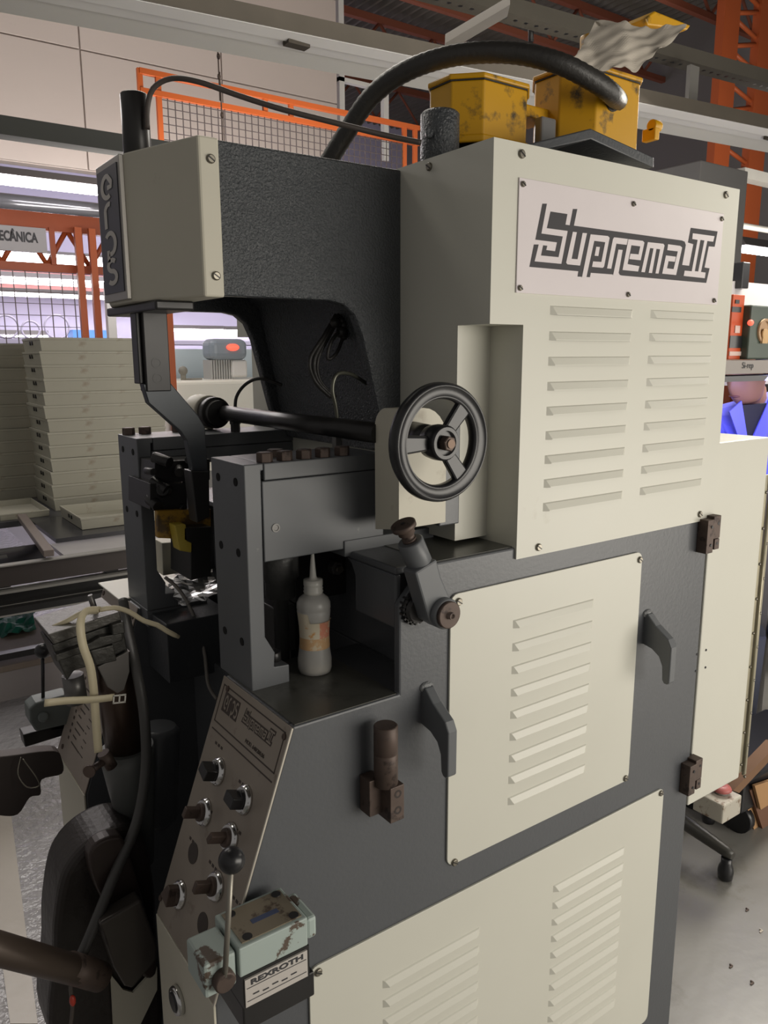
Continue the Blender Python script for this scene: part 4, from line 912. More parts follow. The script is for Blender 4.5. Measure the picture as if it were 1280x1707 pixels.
bpy.data.objects.remove(A_); bpy.data.objects.remove(C2_); me_.materials.clear(); me_.materials.append(CREAM2)
GC = link('gear_cover', me_, MCH, 0.003, 2)
B().box((0.750, 0.91, 1.345), (0.79, 1.05, 1.50)).obj('gear_bracket', GREY, MCH, 0.002)
b = B(); b.cyl((WX+0.03, 0.893, WZ), (WX+0.008, 0.82, WZ), 0.020, seg=20)
b.obj('shaft_boss', BLACKM, MCH)
b = B(); b.cyl((WX+0.01, 0.95, WZ), (WX+0.01, mir(1.0), WZ), 0.0155, seg=24); b.obj('cross_shaft', BLACKM, MCH)
b = B(); b.lathe((0.655, mir(1.0), WZ), (0.655, 0, WZ), [(0,0.032),(0.025,0.032),(0.025,0.026),(0.04,0.026)], 28); b.obj('shaft_flange', BLACKM, MCH, 0.001)
b = B(); b.cyl((0.652, 1.542, WZ), (0.652, 1.605, WZ), 0.035, seg=28); b.obj('rear_gear_cover', CREAM2, MCH, 0.003)
HY = 0.80
b = B(); R = 0.079
prof = [(0.0100,0.002),(0.0095,-0.008),(0.0055,-0.0125),(0.0045,-0.0115),(-0.008,-0.0085),(-0.009,-0.0095),(-0.0125,-0.003),(-0.0120,0.006),(-0.006,0.011),(0.006,0.010)]
seg = 64; rings = []
for k in range(seg):
    a = 2*PI*k/seg
    rings.append([b.bm.verts.new((WX+(R-0.010+u)*math.cos(a), HY+v, WZ+(R-0.010+u)*math.sin(a))) for u, v in prof])
for k in range(seg):
    for i in range(len(prof)):
        j = (i+1) % len(prof); b._f([rings[k][i], rings[k][j], rings[(k+1) % seg][j], rings[(k+1) % seg][i]], True)
HW = b.obj('handwheel', BLACK, MCH)
for ang in (48, -52, 180):
    a = math.radians(ang); T = Matrix.Translation((WX, HY, WZ)) @ Matrix.Rotation(-a, 4, 'Y')
    b = B(); b.prism([(0.018,-0.0095),(0.061,-0.0125),(0.061,0.0125),(0.018,0.0095)], 1, -0.006, 0.004, T); b.obj('spoke', BLACK, HW, 0.003)
b = B(); b.lathe((WX,HY+0.016,WZ), (WX,0,WZ), [(0,0.022),(0.014,0.024),(0.029,0.0235),(0.032,0.021),(0.032,0.0165),(0.027,0.016)], 32); b.obj('hub', BLACK, HW)
b = B(); b.hexa((WX,HY-0.012,WZ),(WX,HY-0.024,WZ),0.0105); b.m(1).cyl((WX,HY-0.024,WZ),(WX,HY-0.026,WZ),0.006,seg=14); b.obj('axle_nut', [RUST, mat('polished_nut', (0.22,0.15,0.11), 0.55, metal=0.4)], HW)

# small oil pipes
b = B(); e1 = at(392,705,1,1.46); e2 = at(560,720,1,1.06)
b.tube([at(392,690,1,1.46), at(394,662,1,1.46), at(410,640,1,1.45), at(435,631,1,1.42), at(470,642,1,1.40)], 0.0035, 8, step=0.006)
b.m(1).hexa((e1.x,1.46,1.455),(e1.x,1.46,1.49),0.0095); b.hexa((e1.x,1.46,1.47),(e1.x,1.46,1.492),0.011)
b.obj('oil_pipe', [RUBBER, BLACKM], MCH)
b = B(); e2 = at(562,735,1,1.08)
b.tube([at(563,712,1,1.08), at(560,680,1,1.08), at(554,648,1,1.08), at(562,624,1,1.08), at(585,624,1,1.09), at(612,640,1,1.12), at(635,655,1,1.16)], 0.0032, 8, step=0.005)
b.m(1).hexa((e2.x,1.08,1.455),(e2.x,1.08,1.488),0.0085)
b.obj('oil_pipe', [mat('olive_pipe', (0.12,0.12,0.095), 0.3, metal=0.5), DSTEEL], MCH)
# cable bunch against the neck
b = B()
for k, (dx, r_) in enumerate(((0,0.004),(4,0.003),(-5,0.0035))):
    b.tube([at(565+dx,525,1,1.16), at(545+dx,560,1,1.155), at(524+dx*1.5,600,1,1.15), at(530+dx,635,1,1.15), at(556+dx,662,1,1.15)], r_, 8, step=0.006)
b.tube([at(572,545,1,1.15), at(552,570,1,1.14), at(546,598,1,1.14), at(560,590,1,1.14), at(572,562,1,1.15)], 0.003, 8, step=0.005)
for k in range(7): b.ball(at(562+random.uniform(-10,14), 540+random.uniform(-8,24), 1, 1.15), random.uniform(0.006,0.011), 8)
b.obj('cable_bunch', RUBBER, MCH)

# --- follower arm below the nose
YA = 1.25
b = B(); b.box((0.424, YA, 1.548), (0.464, YA+0.032, 1.69))
b.box((0.417, YA+0.012, 1.560), (0.424, YA+0.04, 1.69))
FA = b.obj('toe_arm', BLACKM, MCH, 0.0015)
for q in ((261,605),(263,631)):
    c = at(*q, 1, YA); b = B(); b.lathe((c.x, YA+0.001, c.z), (c.x, 0, c.z), [(0,0.0085),(0.0015,0.0085),(0.0015,0.006),(0.0002,0.0055)], 18); b.obj('cap_screw', BLACKM, FA)
arm = [(238,640),(284,638),(330,692),(342,712),(347,790),(322,790),(312,735),(302,720),(248,672)]
b = B(); at_px_box(b, arm, YA+0.004, YA+0.022); b.obj('cranked_lever', mat('blued_steel', (0.055,0.062,0.070), 0.35, metal=0.3, var=0.15), MCH, 0.0015)
b = B(); at_px_box(b, [(318,785),(349,785),(350,862),(328,872)], YA-0.004, YA+0.03); b.obj('lever_foot', BLACKM, MCH, 0.002)
# mechanisms in the gap
b = B(); at_px_box(b, [(262,852),(352,848),(352,880),(330,884),(330,900),(263,897)], 1.33, 1.345); b.obj('yellow_guard', mat('dirty_yellow', (0.36,0.20,0.02), 0.45, dirt=(0.10,0.06,0.02), dthr=0.5, dscale=25), MCH, 0.002)
b = B(); at_px_box(b, [(291,876),(310,874),(313,902),(322,905),(322,922),(299,918)], 1.30, 1.33); b.obj('yellow_clip', mat('pale_yellow_plastic', (0.5,0.38,0.05), 0.4), MCH, 0.002)
b = B(); at_px_box(b, [(307,880),(352,878),(352,960),(318,968),(318,905),(307,900)], 1.30, 1.40)
at_px_box(b, [(258,770),(350,765),(350,800),(258,806)], 1.36, 1.44); at_px_box(b, [(250,806),(312,806),(312,850),(250,850)], 1.35, 1.47)
for k in range(12):
    x, y = random.uniform(255,345), random.uniform(755,850); c = at(x, y, 1, 1.34); b.cyl(c, c+Vector((random.uniform(-.02,.02),0.03,random.uniform(-.02,.02))), random.uniform(0.005,0.012), seg=12)
b.obj('clamp_mechanism', BLACKM, MCH, 0.001)
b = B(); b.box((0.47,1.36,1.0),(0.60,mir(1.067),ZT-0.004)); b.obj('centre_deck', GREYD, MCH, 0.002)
b = B(); at_px_box(b, [(270,905),(300,903),(302,955),(272,960)], 1.55, 1.60); at_px_box(b, [(300,922),(318,922),(318,955),(300,958)], 1.50, 1.54); b.obj('white_stop_block', CREAM2, MCH, 0.002)
cr = crumple('sheet_metal_apron', [at(278,962,1,1.46), at(300,1012,1,1.40), at(365,990,1,1.34), at(352,952,1,1.44)], 10, 8, 0.0035, mat('bright_tin_sheet', (0.62,0.62,0.62), 0.22, metal=0.9), 5)
cr.parent = MCH; cr.matrix_parent_inverse = Matrix.Translation(-WL[MCH.name])
cb = [at(275,962,1,1.42), at(300,985,1,1.40), at(322,1025,1,1.38), at(340,1085,1,1.36), at(347,1140,1,1.33), at(362,1166,1,1.28)]
B().tube(cb, 0.0036, 8, step=0.008).obj('cable', mat('light_grey_cable', (0.24,0.22,0.20), 0.5), MCH)

# --- clamp lever at the deck edge
b = B(); YK = 0.812
def PK(px, py, y=YK): return at(px, py, 1, y)
arm = [(692,955),(728,932),(736,962),(757,1012),(760,1026),(752,1042),(728,1045),(716,1038)]
b.prism([(PK(*p).x, PK(*p).z) for p in arm], 1, YK, YK+0.03)
CL = b.obj('clamp_casting', GREYP, MCH, 0.003)
pA, pB = PK(703,948,0.832), PK(683,901,0.832)
b = B(); b.cyl(pA, pB, 0.0185, seg=24, ch=0.002); b.obj('clamp_barrel', GREYP, CL)
dd = (pB-pA).normalized()
b = B(); b.lathe(pB, pB+dd, [(0,0.010),(0.004,0.010),(0.004,0.009),(0.010,0.009),(0.012,0.012),(0.020,0.011),(0.021,0.0175),(0.027,0.018),(0.028,0.016)], 24); b.m(1).cyl(pB+dd*0.0285, pB+dd*0.0288, 0.003, seg=10); b.obj('adjusting_knob', [RUST, BLACK], CL)
c = PK(738,1021)
b = B(); b.lathe((c.x,YK+0.02,c.z), (c.x,0,c.z), [(0,0.0225),(0.028,0.0225),(0.030,0.020)], 28); b.obj('pivot_boss', GREYP, CL)
b = B(); b.lathe((c.x,YK-0.010,c.z), (c.x,0,c.z), [(0,0.0195),(0.005,0.0195),(0.006,0.018),(0.006,0.0055),(0.012,0.0052),(0.012,0.0035),(0.009,0.003)], 28); b.obj('pivot_washer', RUST, CL)
c2 = PK(700,1018,0.838)
b = B(); b.lathe((c2.x,0.858,c2.z), (c2.x,0,c2.z), [(0,0.021),(0.012,0.021),(0.012,0.019),(0.02,0.018)], 24)
for k in range(18):
    a = 2*PI*k/18; b.box((-0.0015,-0.012,0.019),(0.0015,0.0,0.024), Matrix.Translation((c2.x,0.858,c2.z)) @ Matrix.Rotation(a,4,'Y'))
b.obj('ratchet_disc', BLACKM, CL)

# --- hooked handles welded to the side
def hook(px, py):
    t = at(px, py, 1, YS); x, z = t.x, t.z
    pr = [(YS+0.006,z+0.002),(YS-0.004,z-0.001),(YS-0.022,z-0.018),(YS-0.050,z-0.036),(YS-0.0575,z-0.050),(YS-0.0575,z-0.118),(YS-0.053,z-0.122),(YS-0.046,z-0.122),(YS-0.042,z-0.116),(YS-0.040,z-0.090),(YS-0.032,z-0.074),(YS-0.016,z-0.064),(YS+0.006,z-0.060)]
    o = B().prism(pr, 0, x, x+0.017).obj('hook_handle', GREYP, MCH, 0.002)
    B().ball((x+0.008, YS+0.004, z-0.002), 0.012, 14, 1.1, 0.5, 0.7).obj('weld_bead', mat('painted_weld', (0.17,0.175,0.18), 0.3, bump=0.5, bscale=300), o)
hook(706, 1146); hook(1077, 1023)
# --- round hinge post and block
b = B(); c = at(643, 1208, 1, 0.825); zt = c.z; zb = at(643, 1300, 1, 0.825).z; xx = at(643,1260,1,0.825).x
b.lathe((xx,0.825,zt), (xx,0.825,0), [(0,0.0155),(0.0015,0.0172),(0.041,0.0172),(0.0415,0.0165),(0.0425,0.0172),(0.090,0.0172)], 28)
HP = b.obj('hinge_post', RUST, MCH)
b = B(); b.box((xx-0.005,0.807,zt-0.142),(xx+0.019,YS+0.003,zt-0.088)); b.box((xx-0.026,0.828,zt-0.135),(xx-0.004,YS+0.003,zt-0.080)); HB = b.obj('hinge_block', RUST, HP, 0.001)
b = B()
for dz in (0.100, 0.125): b.lathe((xx+0.008,0.8073,zt-dz),(xx+0.008,0,zt-dz),[(0,0.0062),(0.0006,0.0062),(0.0006,0.0035),(0.0002,0.003)],16)
b.obj('block_screws', mat('dark_brown_screw',(0.03,0.02,0.017),0.6), HP)
# --- cabinet door hinges (upper and lower)
def leafhinge(px, py):
    t = at(px, py, 1, 0.832); x, z = t.x, t.z
    b = B(); b.box((x,0.832,z-0.066),(x+0.022,YS+0.004,z)); H = b.obj('leaf_hinge', RUST, MCH, 0.001)
    b = B(); b.box((x+0.0225,0.834,z-0.040),(x+0.046,0.857,z+0.005)); b.box((x+0.030,0.834,z-0.062),(x+0.046,0.857,z-0.041)); b.obj('hinge_leaf', RUST, H, 0.001)
    b = B()
    for dx, dz in ((0.013,0.014),(0.013,0.050),(0.038,0.010),(0.038,0.050)): b.cyl((x+dx,0.8345,z-dz),(x+dx,0.8305 if dx<0.02 else 0.8335,z-dz),0.0030,seg=12)
    b.obj('pin_hole', BLACK, H)
leafhinge(1181, 868); leafhinge(1151, 1279)
# --- rear electrical cabinet with piano hinge
CX0, CX1, CZ0, CZ1, CY = 1.396, 1.590, 0.665, 1.436, 0.858
b = B(); b.box((CX0, CY, CZ0), (CX1, 1.50, CZ1)); RC = b.obj('rear_cabinet', CREAM, MCH, 0.003)
b = B(); b.box((CX1+0.001, CY+0.002, CZ0+0.01), (CX1+0.014, CY+0.006, CZ1-0.08)); b.box((CX1+0.018, CY+0.0, CZ0+0.0), (CX1+0.030, CY+0.004, CZ1-0.08))
b.cyl((CX1+0.016, CY-0.001, CZ0+0.005), (CX1+0.016, CY-0.001, CZ1-0.08), 0.0032, seg=10)
PH = b.obj('piano_hinge', mat('worn_brass_steel', (0.36,0.33,0.24), 0.4, metal=0.6, var=0.2, vscale=30), RC)
b = B()
for k in range(9):
    z = CZ0+0.03+k*0.078; b.ball((CX1+0.007,CY+0.002,z),0.0036,8); b.ball((CX1+0.024,CY,z-0.035),0.0036,8)
b.obj('hinge_rivets', STEEL, RC)
b = B()
for q in ((1160,1090),(1158,1118),(1178,1084),(1177,1113)):
    c = at(*q, 1, 0.856); b.cyl((c.x,0.8585,c.z),(c.x,0.8530 if q[0] < 1165 else 0.857,c.z),0.0026,seg=10)
b.obj('screw_holes', BLACK, RC)
B().box((CX1-0.15, 0.93, CZ0+0.02), (CX1+0.04, 1.45, CZ1-0.10)).obj('cabinet_back', CREAM2, RC, 0.002)
# --- corrugated conduits behind the rear edge
b = B(); b.tube([(1.44,0.95,0.68),(1.43,0.93,0.60),(1.412,0.91,0.45),(1.408,0.90,0.30),(1.405,0.90,0.15),(1.40,0.92,0.03)], 0.013, 12, ridge=0.10, step=0.0045); b.obj('corrugated_hose', mat('dusty_grey_hose',(0.20,0.185,0.15),0.6), MCH)
b = B(); b.tube([(1.455,1.0,0.70),(1.46,0.95,0.62),(1.448,0.93,0.50),(1.418,0.93,0.36),(1.39,0.95,0.28)], 0.012, 12, step=0.008); b.obj('black_hose', RUBBER, MCH)
b = B(); b.tube([(1.50,1.0,0.70),(1.50,0.98,0.62),(1.48,0.98,0.5),(1.43,1.0,0.35)], 0.016, 12, ridge=0.10, step=0.005); b.obj('corrugated_hose', mat('dusty_grey_hose',(0.20,0.185,0.15),0.6), MCH)

# --- control panel (near side) on the sloped face, and its mirror twin
SL = Vector((0.33-0.457, 0, 0.765-ZT)); SLn = Vector((SL.z, 0, -SL.x)).normalized()   # outward (towards -x, up)
if SLn.x > 0: SLn = -SLn
SLd = SL.normalized()
def onslope(px, py, off=0.0):
    d = FW + RX*((px-640)/FPX) - UP*((py-853.5)/FPX)
    p0 = Vector((0.457,0,ZT))+SLn*off
    return CAM + d*((p0-CAM).dot(SLn)/d.dot(SLn))
def sp(y, s, h=0.0):  # point on slope: y across, s metres down from the top edge
    return Vector((0.457, y, ZT)) + SLd*s + SLn*h
LS = SL.length
def slope_box(b, y0, y1, s0, s1, h0, h1):
    v = [b.bm.verts.new(sp(y, s, h)) for y, s, h in ((y0,s0,h0),(y1,s0,h0),(y1,s1,h0),(y0,s1,h0),(y0,s0,h1),(y1,s0,h1),(y1,s1,h1),(y0,s1,h1))]
    for q in ((0,1,2,3),(7,6,5,4),(0,4,5,1),(1,5,6,2),(2,6,7,3),(3,7,4,0)): b._f([v[i] for i in q])
b = B(); slope_box(b, YS, 1.067, 0, LS, 0.0005, 0.003); CP = b.obj('control_panel', PANEL, MCH, 0.0008)
b = B(); b.box((0.326, YS, 0.06), (0.3295, 1.067, 0.765)); b.obj('front_skirt', CREAM2, MCH, 0.0008)
b = B(); slope_box(b, YS-0.001, YS+0.0015, 0, LS, 0.002, 0.0042); b.obj('panel_edge', mat('worn_bright_edge', (0.62,0.58,0.50), 0.4, metal=0.3), CP)
b = B(); slope_box(b, mir(1.067), mir(YS), 0, LS, 0.0005, 0.003); CP2 = b.obj('instruction_panel', mat('faded_instruction_plate', (0.34,0.29,0.25), 0.5, var=0.1, dirt=(0.2,0.15,0.12), dthr=0.6), MCH, 0.0008)
b = B(); b.box((0.326, mir(1.067), 0.06), (0.3295, mir(YS), 0.765)); b.obj('front_skirt', CREAM2, MCH, 0.0008)
b = B(); b.box((0.44, mir(1.0), ZT+0.0005), (0.60, mir(YS), ZT+0.004)); b.obj('rear_deck_plate', CREAM, MCH, 0.001)
for q in ((0.205,0.02),(0.01,0.02),(0.19,LS-0.02)):
    c = sp(mir(1.067)+q[0], q[1], 0.003); b = B(); b.lathe(c, c+SLn, [(0,0.0055),(0.002,0.005)], 12); b.obj('screw', RUST, CP2)
# printed lines, frame, lettering
b = B()
for s0, s1 in ((0.010,0.012),(0.066,0.068),(0.078,0.080)): slope_box(b, YS+0.012, 1.058, s0, s1, 0.003, 0.0034)
for y in (YS+0.012, 1.056): slope_box(b, y, y+0.002, 0.010, 0.067, 0.003, 0.0034)
for (px, py) in ((365,1240),(405,1305),(348,1345),(395,1380),(322,1400),(355,1440),(395,1500)):
    c = onslope(px, py, 0.003)
    s_ = (c-Vector((0.457,c.y,ZT))).dot(SLd)
    for k in range(3): slope_box(b, c.y-0.014+k*0.01, c.y-0.008+k*0.01, s_, s_+0.004, 0.003, 0.0034)
b.obj('printed_lines', PINK, CP)['kind'] = 'stuff'
# logo + erps on the panel (across = from +y towards -y)
logo('lettering', sp(0.985, 0.050, 0.003), Vector((0,-0.105,0)), -SLd*0.040, SLn, [PINK, PANEL], CP, 0.0003)
b = B(); slope_box(b, 0.995, 1.046, 0.018, 0.047, 0.003, 0.0034); b.obj('logo_patch', PINK, CP)
b = B(); erps(b, lambda q: sp(1.043-q.x*0.0145, 0.043-q.y*0.022, 0.0037), vertical=False, s=0.9); b.obj('lettering', PANEL, CP)
text_mesh('lettering', 'MOD. 648/200.06', 0.008, sp(0.955, 0.061, 0.0032), (0,-1,0), -SLd, PINK, CP)
def selector(px, py, kind, ang=0.0):
    c = onslope(px, py, 0.003); a = SLn
    b = B(); b.lathe(c, c+a, [(0,0.0205),(0.003,0.0205),(0.006,0.0180),(0.008,0.0165),(0.008,0.013)], 28); S = b.obj('selector_switch', CHROME, CP)
    u = Vector((0,1,0)); v = u.cross(a)
    T = Matrix((u, v, a)).transposed().to_4x4(); T.translation = c
    T = T @ Matrix.Rotation(ang, 4, 'Z')
    b = B(); b.lathe(c+a*0.006, c+a, [(0,0.0135),(0.006,0.0125)], 20)
    if kind == 'knob': b.box((-0.013,-0.0080,0.008),(0.013,0.0080,0.026), T)
    elif kind == 'key': b.box((-0.0045,-0.008,0.008),(0.0045,0.008,0.034), T)
    else: b.prism([(-0.014,-0.009),(0.014,-0.009),(0.005,0.015),(-0.005,0.015)], 2, 0.008, 0.024, T)
    b.obj('switch_knob', BLACK if kind == 'knob' else RUST, S, 0.0012)
selector(364, 1286, 'knob', 0.3); selector(408, 1333, 'knob', 0.1); selector(342, 1354, 'key', 0.2)
selector(385, 1396, 'key', 0.5); selector(300, 1491, 'arrow', 0.2); selector(361, 1477, 'key', 0.1)
for q in ((322,1422),(338,1540)):
    c = onslope(*q, 0.003); b = B(); b.lathe(c, c+SLn, [(0,0.0150),(0.0008,0.0150)], 26); b.obj('blanking_disc', mat('dark_brown_disc', (0.05,0.038,0.032), 0.5), CP)
for q in ((380,1148),(474,1228),(268,1497)):
    c = onslope(*q, 0.003); b = B(); b.lathe(c, c+SLn, [(0,0.0048),(0.0018,0.0042)], 12); b.obj('screw', RUST, CP)
# skirt push button (chrome ring) lower left
c = Vector((0.326, at(300,1665,0,0.326).y, at(300,1665,0,0.326).z))
b = B(); b.lathe(c, c-Vector((1,0,0)), [(0,0.021),(0.006,0.021),(0.010,0.019),(0.010,0.015),(0.006,0.014)], 30); PB = b.obj('button_ring', CHROME, MCH)
b = B(); b.lathe(c-Vector((0.006,0,0)), c-Vector((1,0,0)), [(0,0.0145),(0.006,0.0135)], 24); b.obj('button_cap', BLACK, PB)
# printed rows on the instruction plate
b = B()
for k in range(18):
    s_ = 0.08+k*0.0145
    slope_box(b, 1.640, 1.648, s_, s_+0.006, 0.003, 0.0034); slope_box(b, 1.622-0.05*(3+(k*37) % 10)/10, 1.622, s_+0.002, s_+0.005, 0.003, 0.0034); slope_box(b, 1.560-0.03*(3+(k*53) % 7)/10, 1.560, s_+0.002, s_+0.004, 0.003, 0.0034)
b.obj('printed_rows', PINK, CP2)['kind'] = 'stuff'

# --- hydraulic valves (near, with label; far twin)
def valve(y0, x0, z1, flip, text):
    """y0 outer face, block runs +x; flip mirrors about YC"""
    f = (lambda y: mir(y)) if flip else (lambda y: y)
    def bx(b, a, c): b.box((a[0], min(f(a[1]),f(c[1])), a[2]), (c[0], max(f(a[1]),f(c[1])), c[2]))
    b = B(); bx(b, (x0+0.043, y0, z1-0.040), (x0+0.137, y0+0.072, z1)); V = b.obj('valve_body', MINT, MCH, 0.002)
    b = B(); bx(b, (x0, y0+0.004, z1-0.050), (x0+0.041, y0+0.060, z1-0.004)); b.obj('valve_head', MINT, V, 0.004); b = B(); bx(b, (x0+0.1375, y0+0.003, z1-0.036), (x0+0.152, y0+0.06, z1-0.006)); b.obj('valve_end_cap', MINT, V, 0.004)
    b = B(); bx(b, (x0+0.046, y0+0.002, z1-0.12), (x0+0.146, y0+0.10, z1-0.084)); bx(b, (x0+0.05, y0+0.006, z1-0.084), (x0+0.135, YS+0.003, z1-0.04)); b.obj('valve_base', BLACKM, V, 0.002)
    b = B(); bx(b, (x0+0.050, y0+0.006, z1), (x0+0.132, y0+0.066, z1+0.0015)); TP = b.obj('top_tag', mat('grimy_tag', (0.26,0.22,0.16), 0.45, metal=0.3, dirt=(0.10,0.07,0.05), dthr=0.55, dscale=40), V)
    b = B()
    for dx, dy in ((0.060,0.012),(0.060,0.060),(0.124,0.012),(0.124,0.060)): b.cyl((x0+dx, f(y0+dy), z1+0.001), (x0+dx, f(y0+dy), z1+0.0022), 0.0062, seg=16)
    b.obj('bolt_holes', BLACKM, V)
    b = B(); bx(b, (x0+0.075, y0+0.028, z1+0.0016), (x0+0.112, y0+0.036, z1+0.0019)); b.obj('blue_print', mat('faded_blue_ink', (0.06,0.08,0.16), 0.5), V)
    px, pz = x0+0.022, z1-0.030
    b = B(); b.cyl((px, f(y0+0.01), pz), (px, f(y0-0.008), pz), 0.0135, seg=20, ch=0.002); b.obj('lever_pivot', RUST, V)
    return V, px, pz
v0 = at(398, 1583, 1, 0.765); VZ = v0.z; VX = v0.x-0.043
V1, px, pz = valve(0.765, VX, VZ, False, True)
top = at(386, 1434, 1, 0.765)
b = B(); b.cyl((px, 0.760, pz+0.008), top, 0.0034, 0.0034, seg=12); b.obj('lever_rod', mat('lever_steel', (0.30,0.28,0.24), 0.4, metal=0.6), V1)
b = B(); b.ball(top, 0.0155, 24); b.obj('lever_ball', BLACK, V1)
b = B(); b.box((VX+0.048, 0.7625, VZ-0.082), (VX+0.134, 0.765, VZ-0.044)); LB = b.obj('maker_label', mat('pale_metal_label', (0.62,0.58,0.54), 0.4, metal=0.2), V1)
B().box((VX+0.046, 0.765, VZ-0.084), (VX+0.138, 0.80, VZ-0.040)).obj('label_block', BLACKM, V1)
text_mesh('lettering', 'REXROTH', 0.0095, (VX+0.055, 0.7622, VZ-0.053), (1,0,0), (0,0,1), TEXTD, LB, bold=0.0003, width=0.072)
b = B()
for z_ in (0.056, 0.074): b.box((VX+0.050, 0.7618, VZ-z_-0.0005), (VX+0.132, 0.7624, VZ-z_))
for q in range(5): b.box((VX+0.058+q*0.013, 0.7618, VZ-0.068-0.002*(q % 2)), (VX+0.066+q*0.013, 0.7624, VZ-0.0665-0.002*(q % 2)))
b.obj('label_print', TEXTD, LB)
V2 = B().box((0.33, 1.692, 1.0), (0.40, 1.73, 1.05)).obj('rear_valve', MINT, MCH, 0.004)

# --- last support column and head between the two wings
b = B(); t0 = at(190,1105,1,YC); t1_ = at(212,1248,1,YC-0.0)
ax = (t1_-t0).normalized()
LC = Vector((t0.x, YC, t0.z))
b.lathe(t0-ax*0.02, t1_, [(0,0.030),(0.06,0.034),((t1_-t0).length+0.02,0.035)], 32)
b.obj('support_column', mat('brown_oiled_column', (0.075,0.05,0.038), 0.3, metal=0.5, var=0.25, vscale=12), MCH)
t2_ = at(236,1440,1,YC)
b = B(); b.lathe(t1_-ax*0.004, t2_, [(0,0.044),(0.03,0.044),((t2_-t1_).length,0.022)], 32); b.obj('column_sleeve', mat('sleeve_grey', (0.115,0.12,0.115), 0.45, var=0.1), MCH)
b = B(); b.lathe(at(265,1210,1,1.33), at(262,1390,1,1.33), [(0,0.03),(0.01,0.038),(0.18,0.036),(0.2,0.02)], 28); b.obj('guide_cylinder', GREY, MCH)
def blk(b, quad, y0, y1): at_px_box(b, quad, y0, y1)
b = B(); blk(b, [(80,1058),(200,1020),(203,1034),(90,1075)], 1.225, 1.325); b.obj('jaw_cap', mat('scuffed_jaw_steel', (0.10,0.095,0.085), 0.4, metal=0.5, bump=0.3, bscale=90, var=0.3), MCH, 0.002)
b = B(); blk(b, [(86,1076),(203,1036),(206,1050),(214,1090),(176,1103),(124,1118),(112,1135),(96,1100)], 1.235, 1.315)
blk(b, [(92,1092),(150,1072),(166,1062),(205,1055),(205,1068),(150,1085),(94,1104)], 1.222, 1.24)
blk(b, [(186,1042),(207,1036),(209,1056),(188,1060)], 1.215, 1.235); blk(b, [(150,1085),(190,1075),(195,1102),(160,1110)], 1.218, 1.24)
b.obj('last_jaw', mat('grimy_cast_iron', (0.06,0.058,0.052), 0.4, metal=0.4, bump=0.3, bscale=80, var=0.3), MCH, 0.002)
b = B(); b.cyl(at(150,992,1,1.27), at(162,1028,1,1.27), 0.0048, seg=12, ch=0.001); b.obj('jaw_pin', DSTEEL, MCH); b = B(); b.cyl(at(121,1125,1,1.27), at(128,1170,1,1.27), 0.017, seg=18); b.obj('jaw_spring', DSTEEL, MCH)
b = B(); sh = [(163,1112),(181,1103),(215,1085),(216,1120),(207,1150),(196,1156),(180,1146)]; at_px_box(b, sh, 1.222, 1.228); b.obj('shield_plate', mat('shield_grey', (0.17,0.16,0.15), 0.4, metal=0.4), MCH, 0.001)
b = B(); k0 = at(175,1268,1,1.22); b.cyl(k0, at(150,1285,1,1.2), 0.006, seg=12); b.lathe(at(150,1285,1,1.2), at(143,1292,1,1.19), [(0,0.010),(0.004,0.010)], 18); b.cyl(at(172,1255,1,1.22), at(186,1278,1,1.22), 0.010, seg=14); b.obj('thumb_screw', RUST, MCH)
b = B(); b.tube([at(205,1000,1,1.37), at(212,1040,1,1.33), at(226,1110,1,1.23), at(240,1190,1,1.20), at(243,1280,1,1.19), at(228,1370,1,1.18), at(190,1460,1,1.16), at(150,1560,1,1.13), at(128,1610,1,1.12)], 0.0085, 12, step=0.01); b.obj('hydraulic_hose', mat('grey_hose', (0.075,0.073,0.07), 0.45), MCH)
b = B(); b.tube([at(128,1600,1,1.12), at(118,1640,1,1.11), at(121,1680,1,1.11), at(116,1720,1,1.11)], 0.003, 8, step=0.01); b.m(1); b.ball(at(121,1668,1,1.105), 0.006, 12, 0.8, 0.8, 1.6); b.obj('cable', [CABLE, mat('red_connector', (0.5,0.05,0.03), 0.4)], MCH)
# swinging arm castings at the bottom left
b = B(); cs = [(108,1455),(150,1405),(205,1380),(240,1395),(258,1470),(262,1540),(262,1707+40),(95,1707+40),(90,1600),(92,1530)]; at_px_box(b, smooth_px(cs), 1.20, 1.30)
b.obj('pad_arm', mat('black_casting', (0.035,0.029,0.027), 0.42, metal=0.2, bump=0.4, bscale=60, var=0.2), MCH, 0.012, 3)
b = B(); cs = [(150,1420),(190,1395),(215,1420),(262,1600),(240,1630),(205,1560),(160,1480)]; at_px_box(b, smooth_px(cs), 1.17, 1.20); b.obj('arm_rib', mat('brown_casting', (0.05,0.036,0.032), 0.4, metal=0.2, var=0.3), MCH, 0.006, 3)
b = B(); cs = [(165,1540),(235,1500),(262,1575),(262,1600),(222,1648),(208,1645),(190,1615)]; at_px_box(b, cs, 1.12, 1.15); b.obj('pad_plate', mat('brown_grey_plate', (0.085,0.075,0.068), 0.3, metal=0.3, var=0.2), MCH, 0.004, 3)
b = B(); cs = [(185,1625),(205,1650),(222,1655),(262,1612),(262,1650),(225,1707+20),(190,1707+20)]; at_px_box(b, cs, 1.19, 1.195); b.obj('inner_skirt', CREAM2, MCH)
b = B(); b.cyl(at(-60,1565,1,1.0), at(165,1628,1,1.10), 0.0205, seg=24, ch=0.002); b.m(1); b.cyl(at(115,1612,1,1.075), at(166,1628,1,1.10), 0.0215, seg=24); b.obj('bar_handle', [mat('brown_steel_tube', (0.10,0.075,0.06), 0.38, metal=0.4, var=0.2), RUST], MCH)
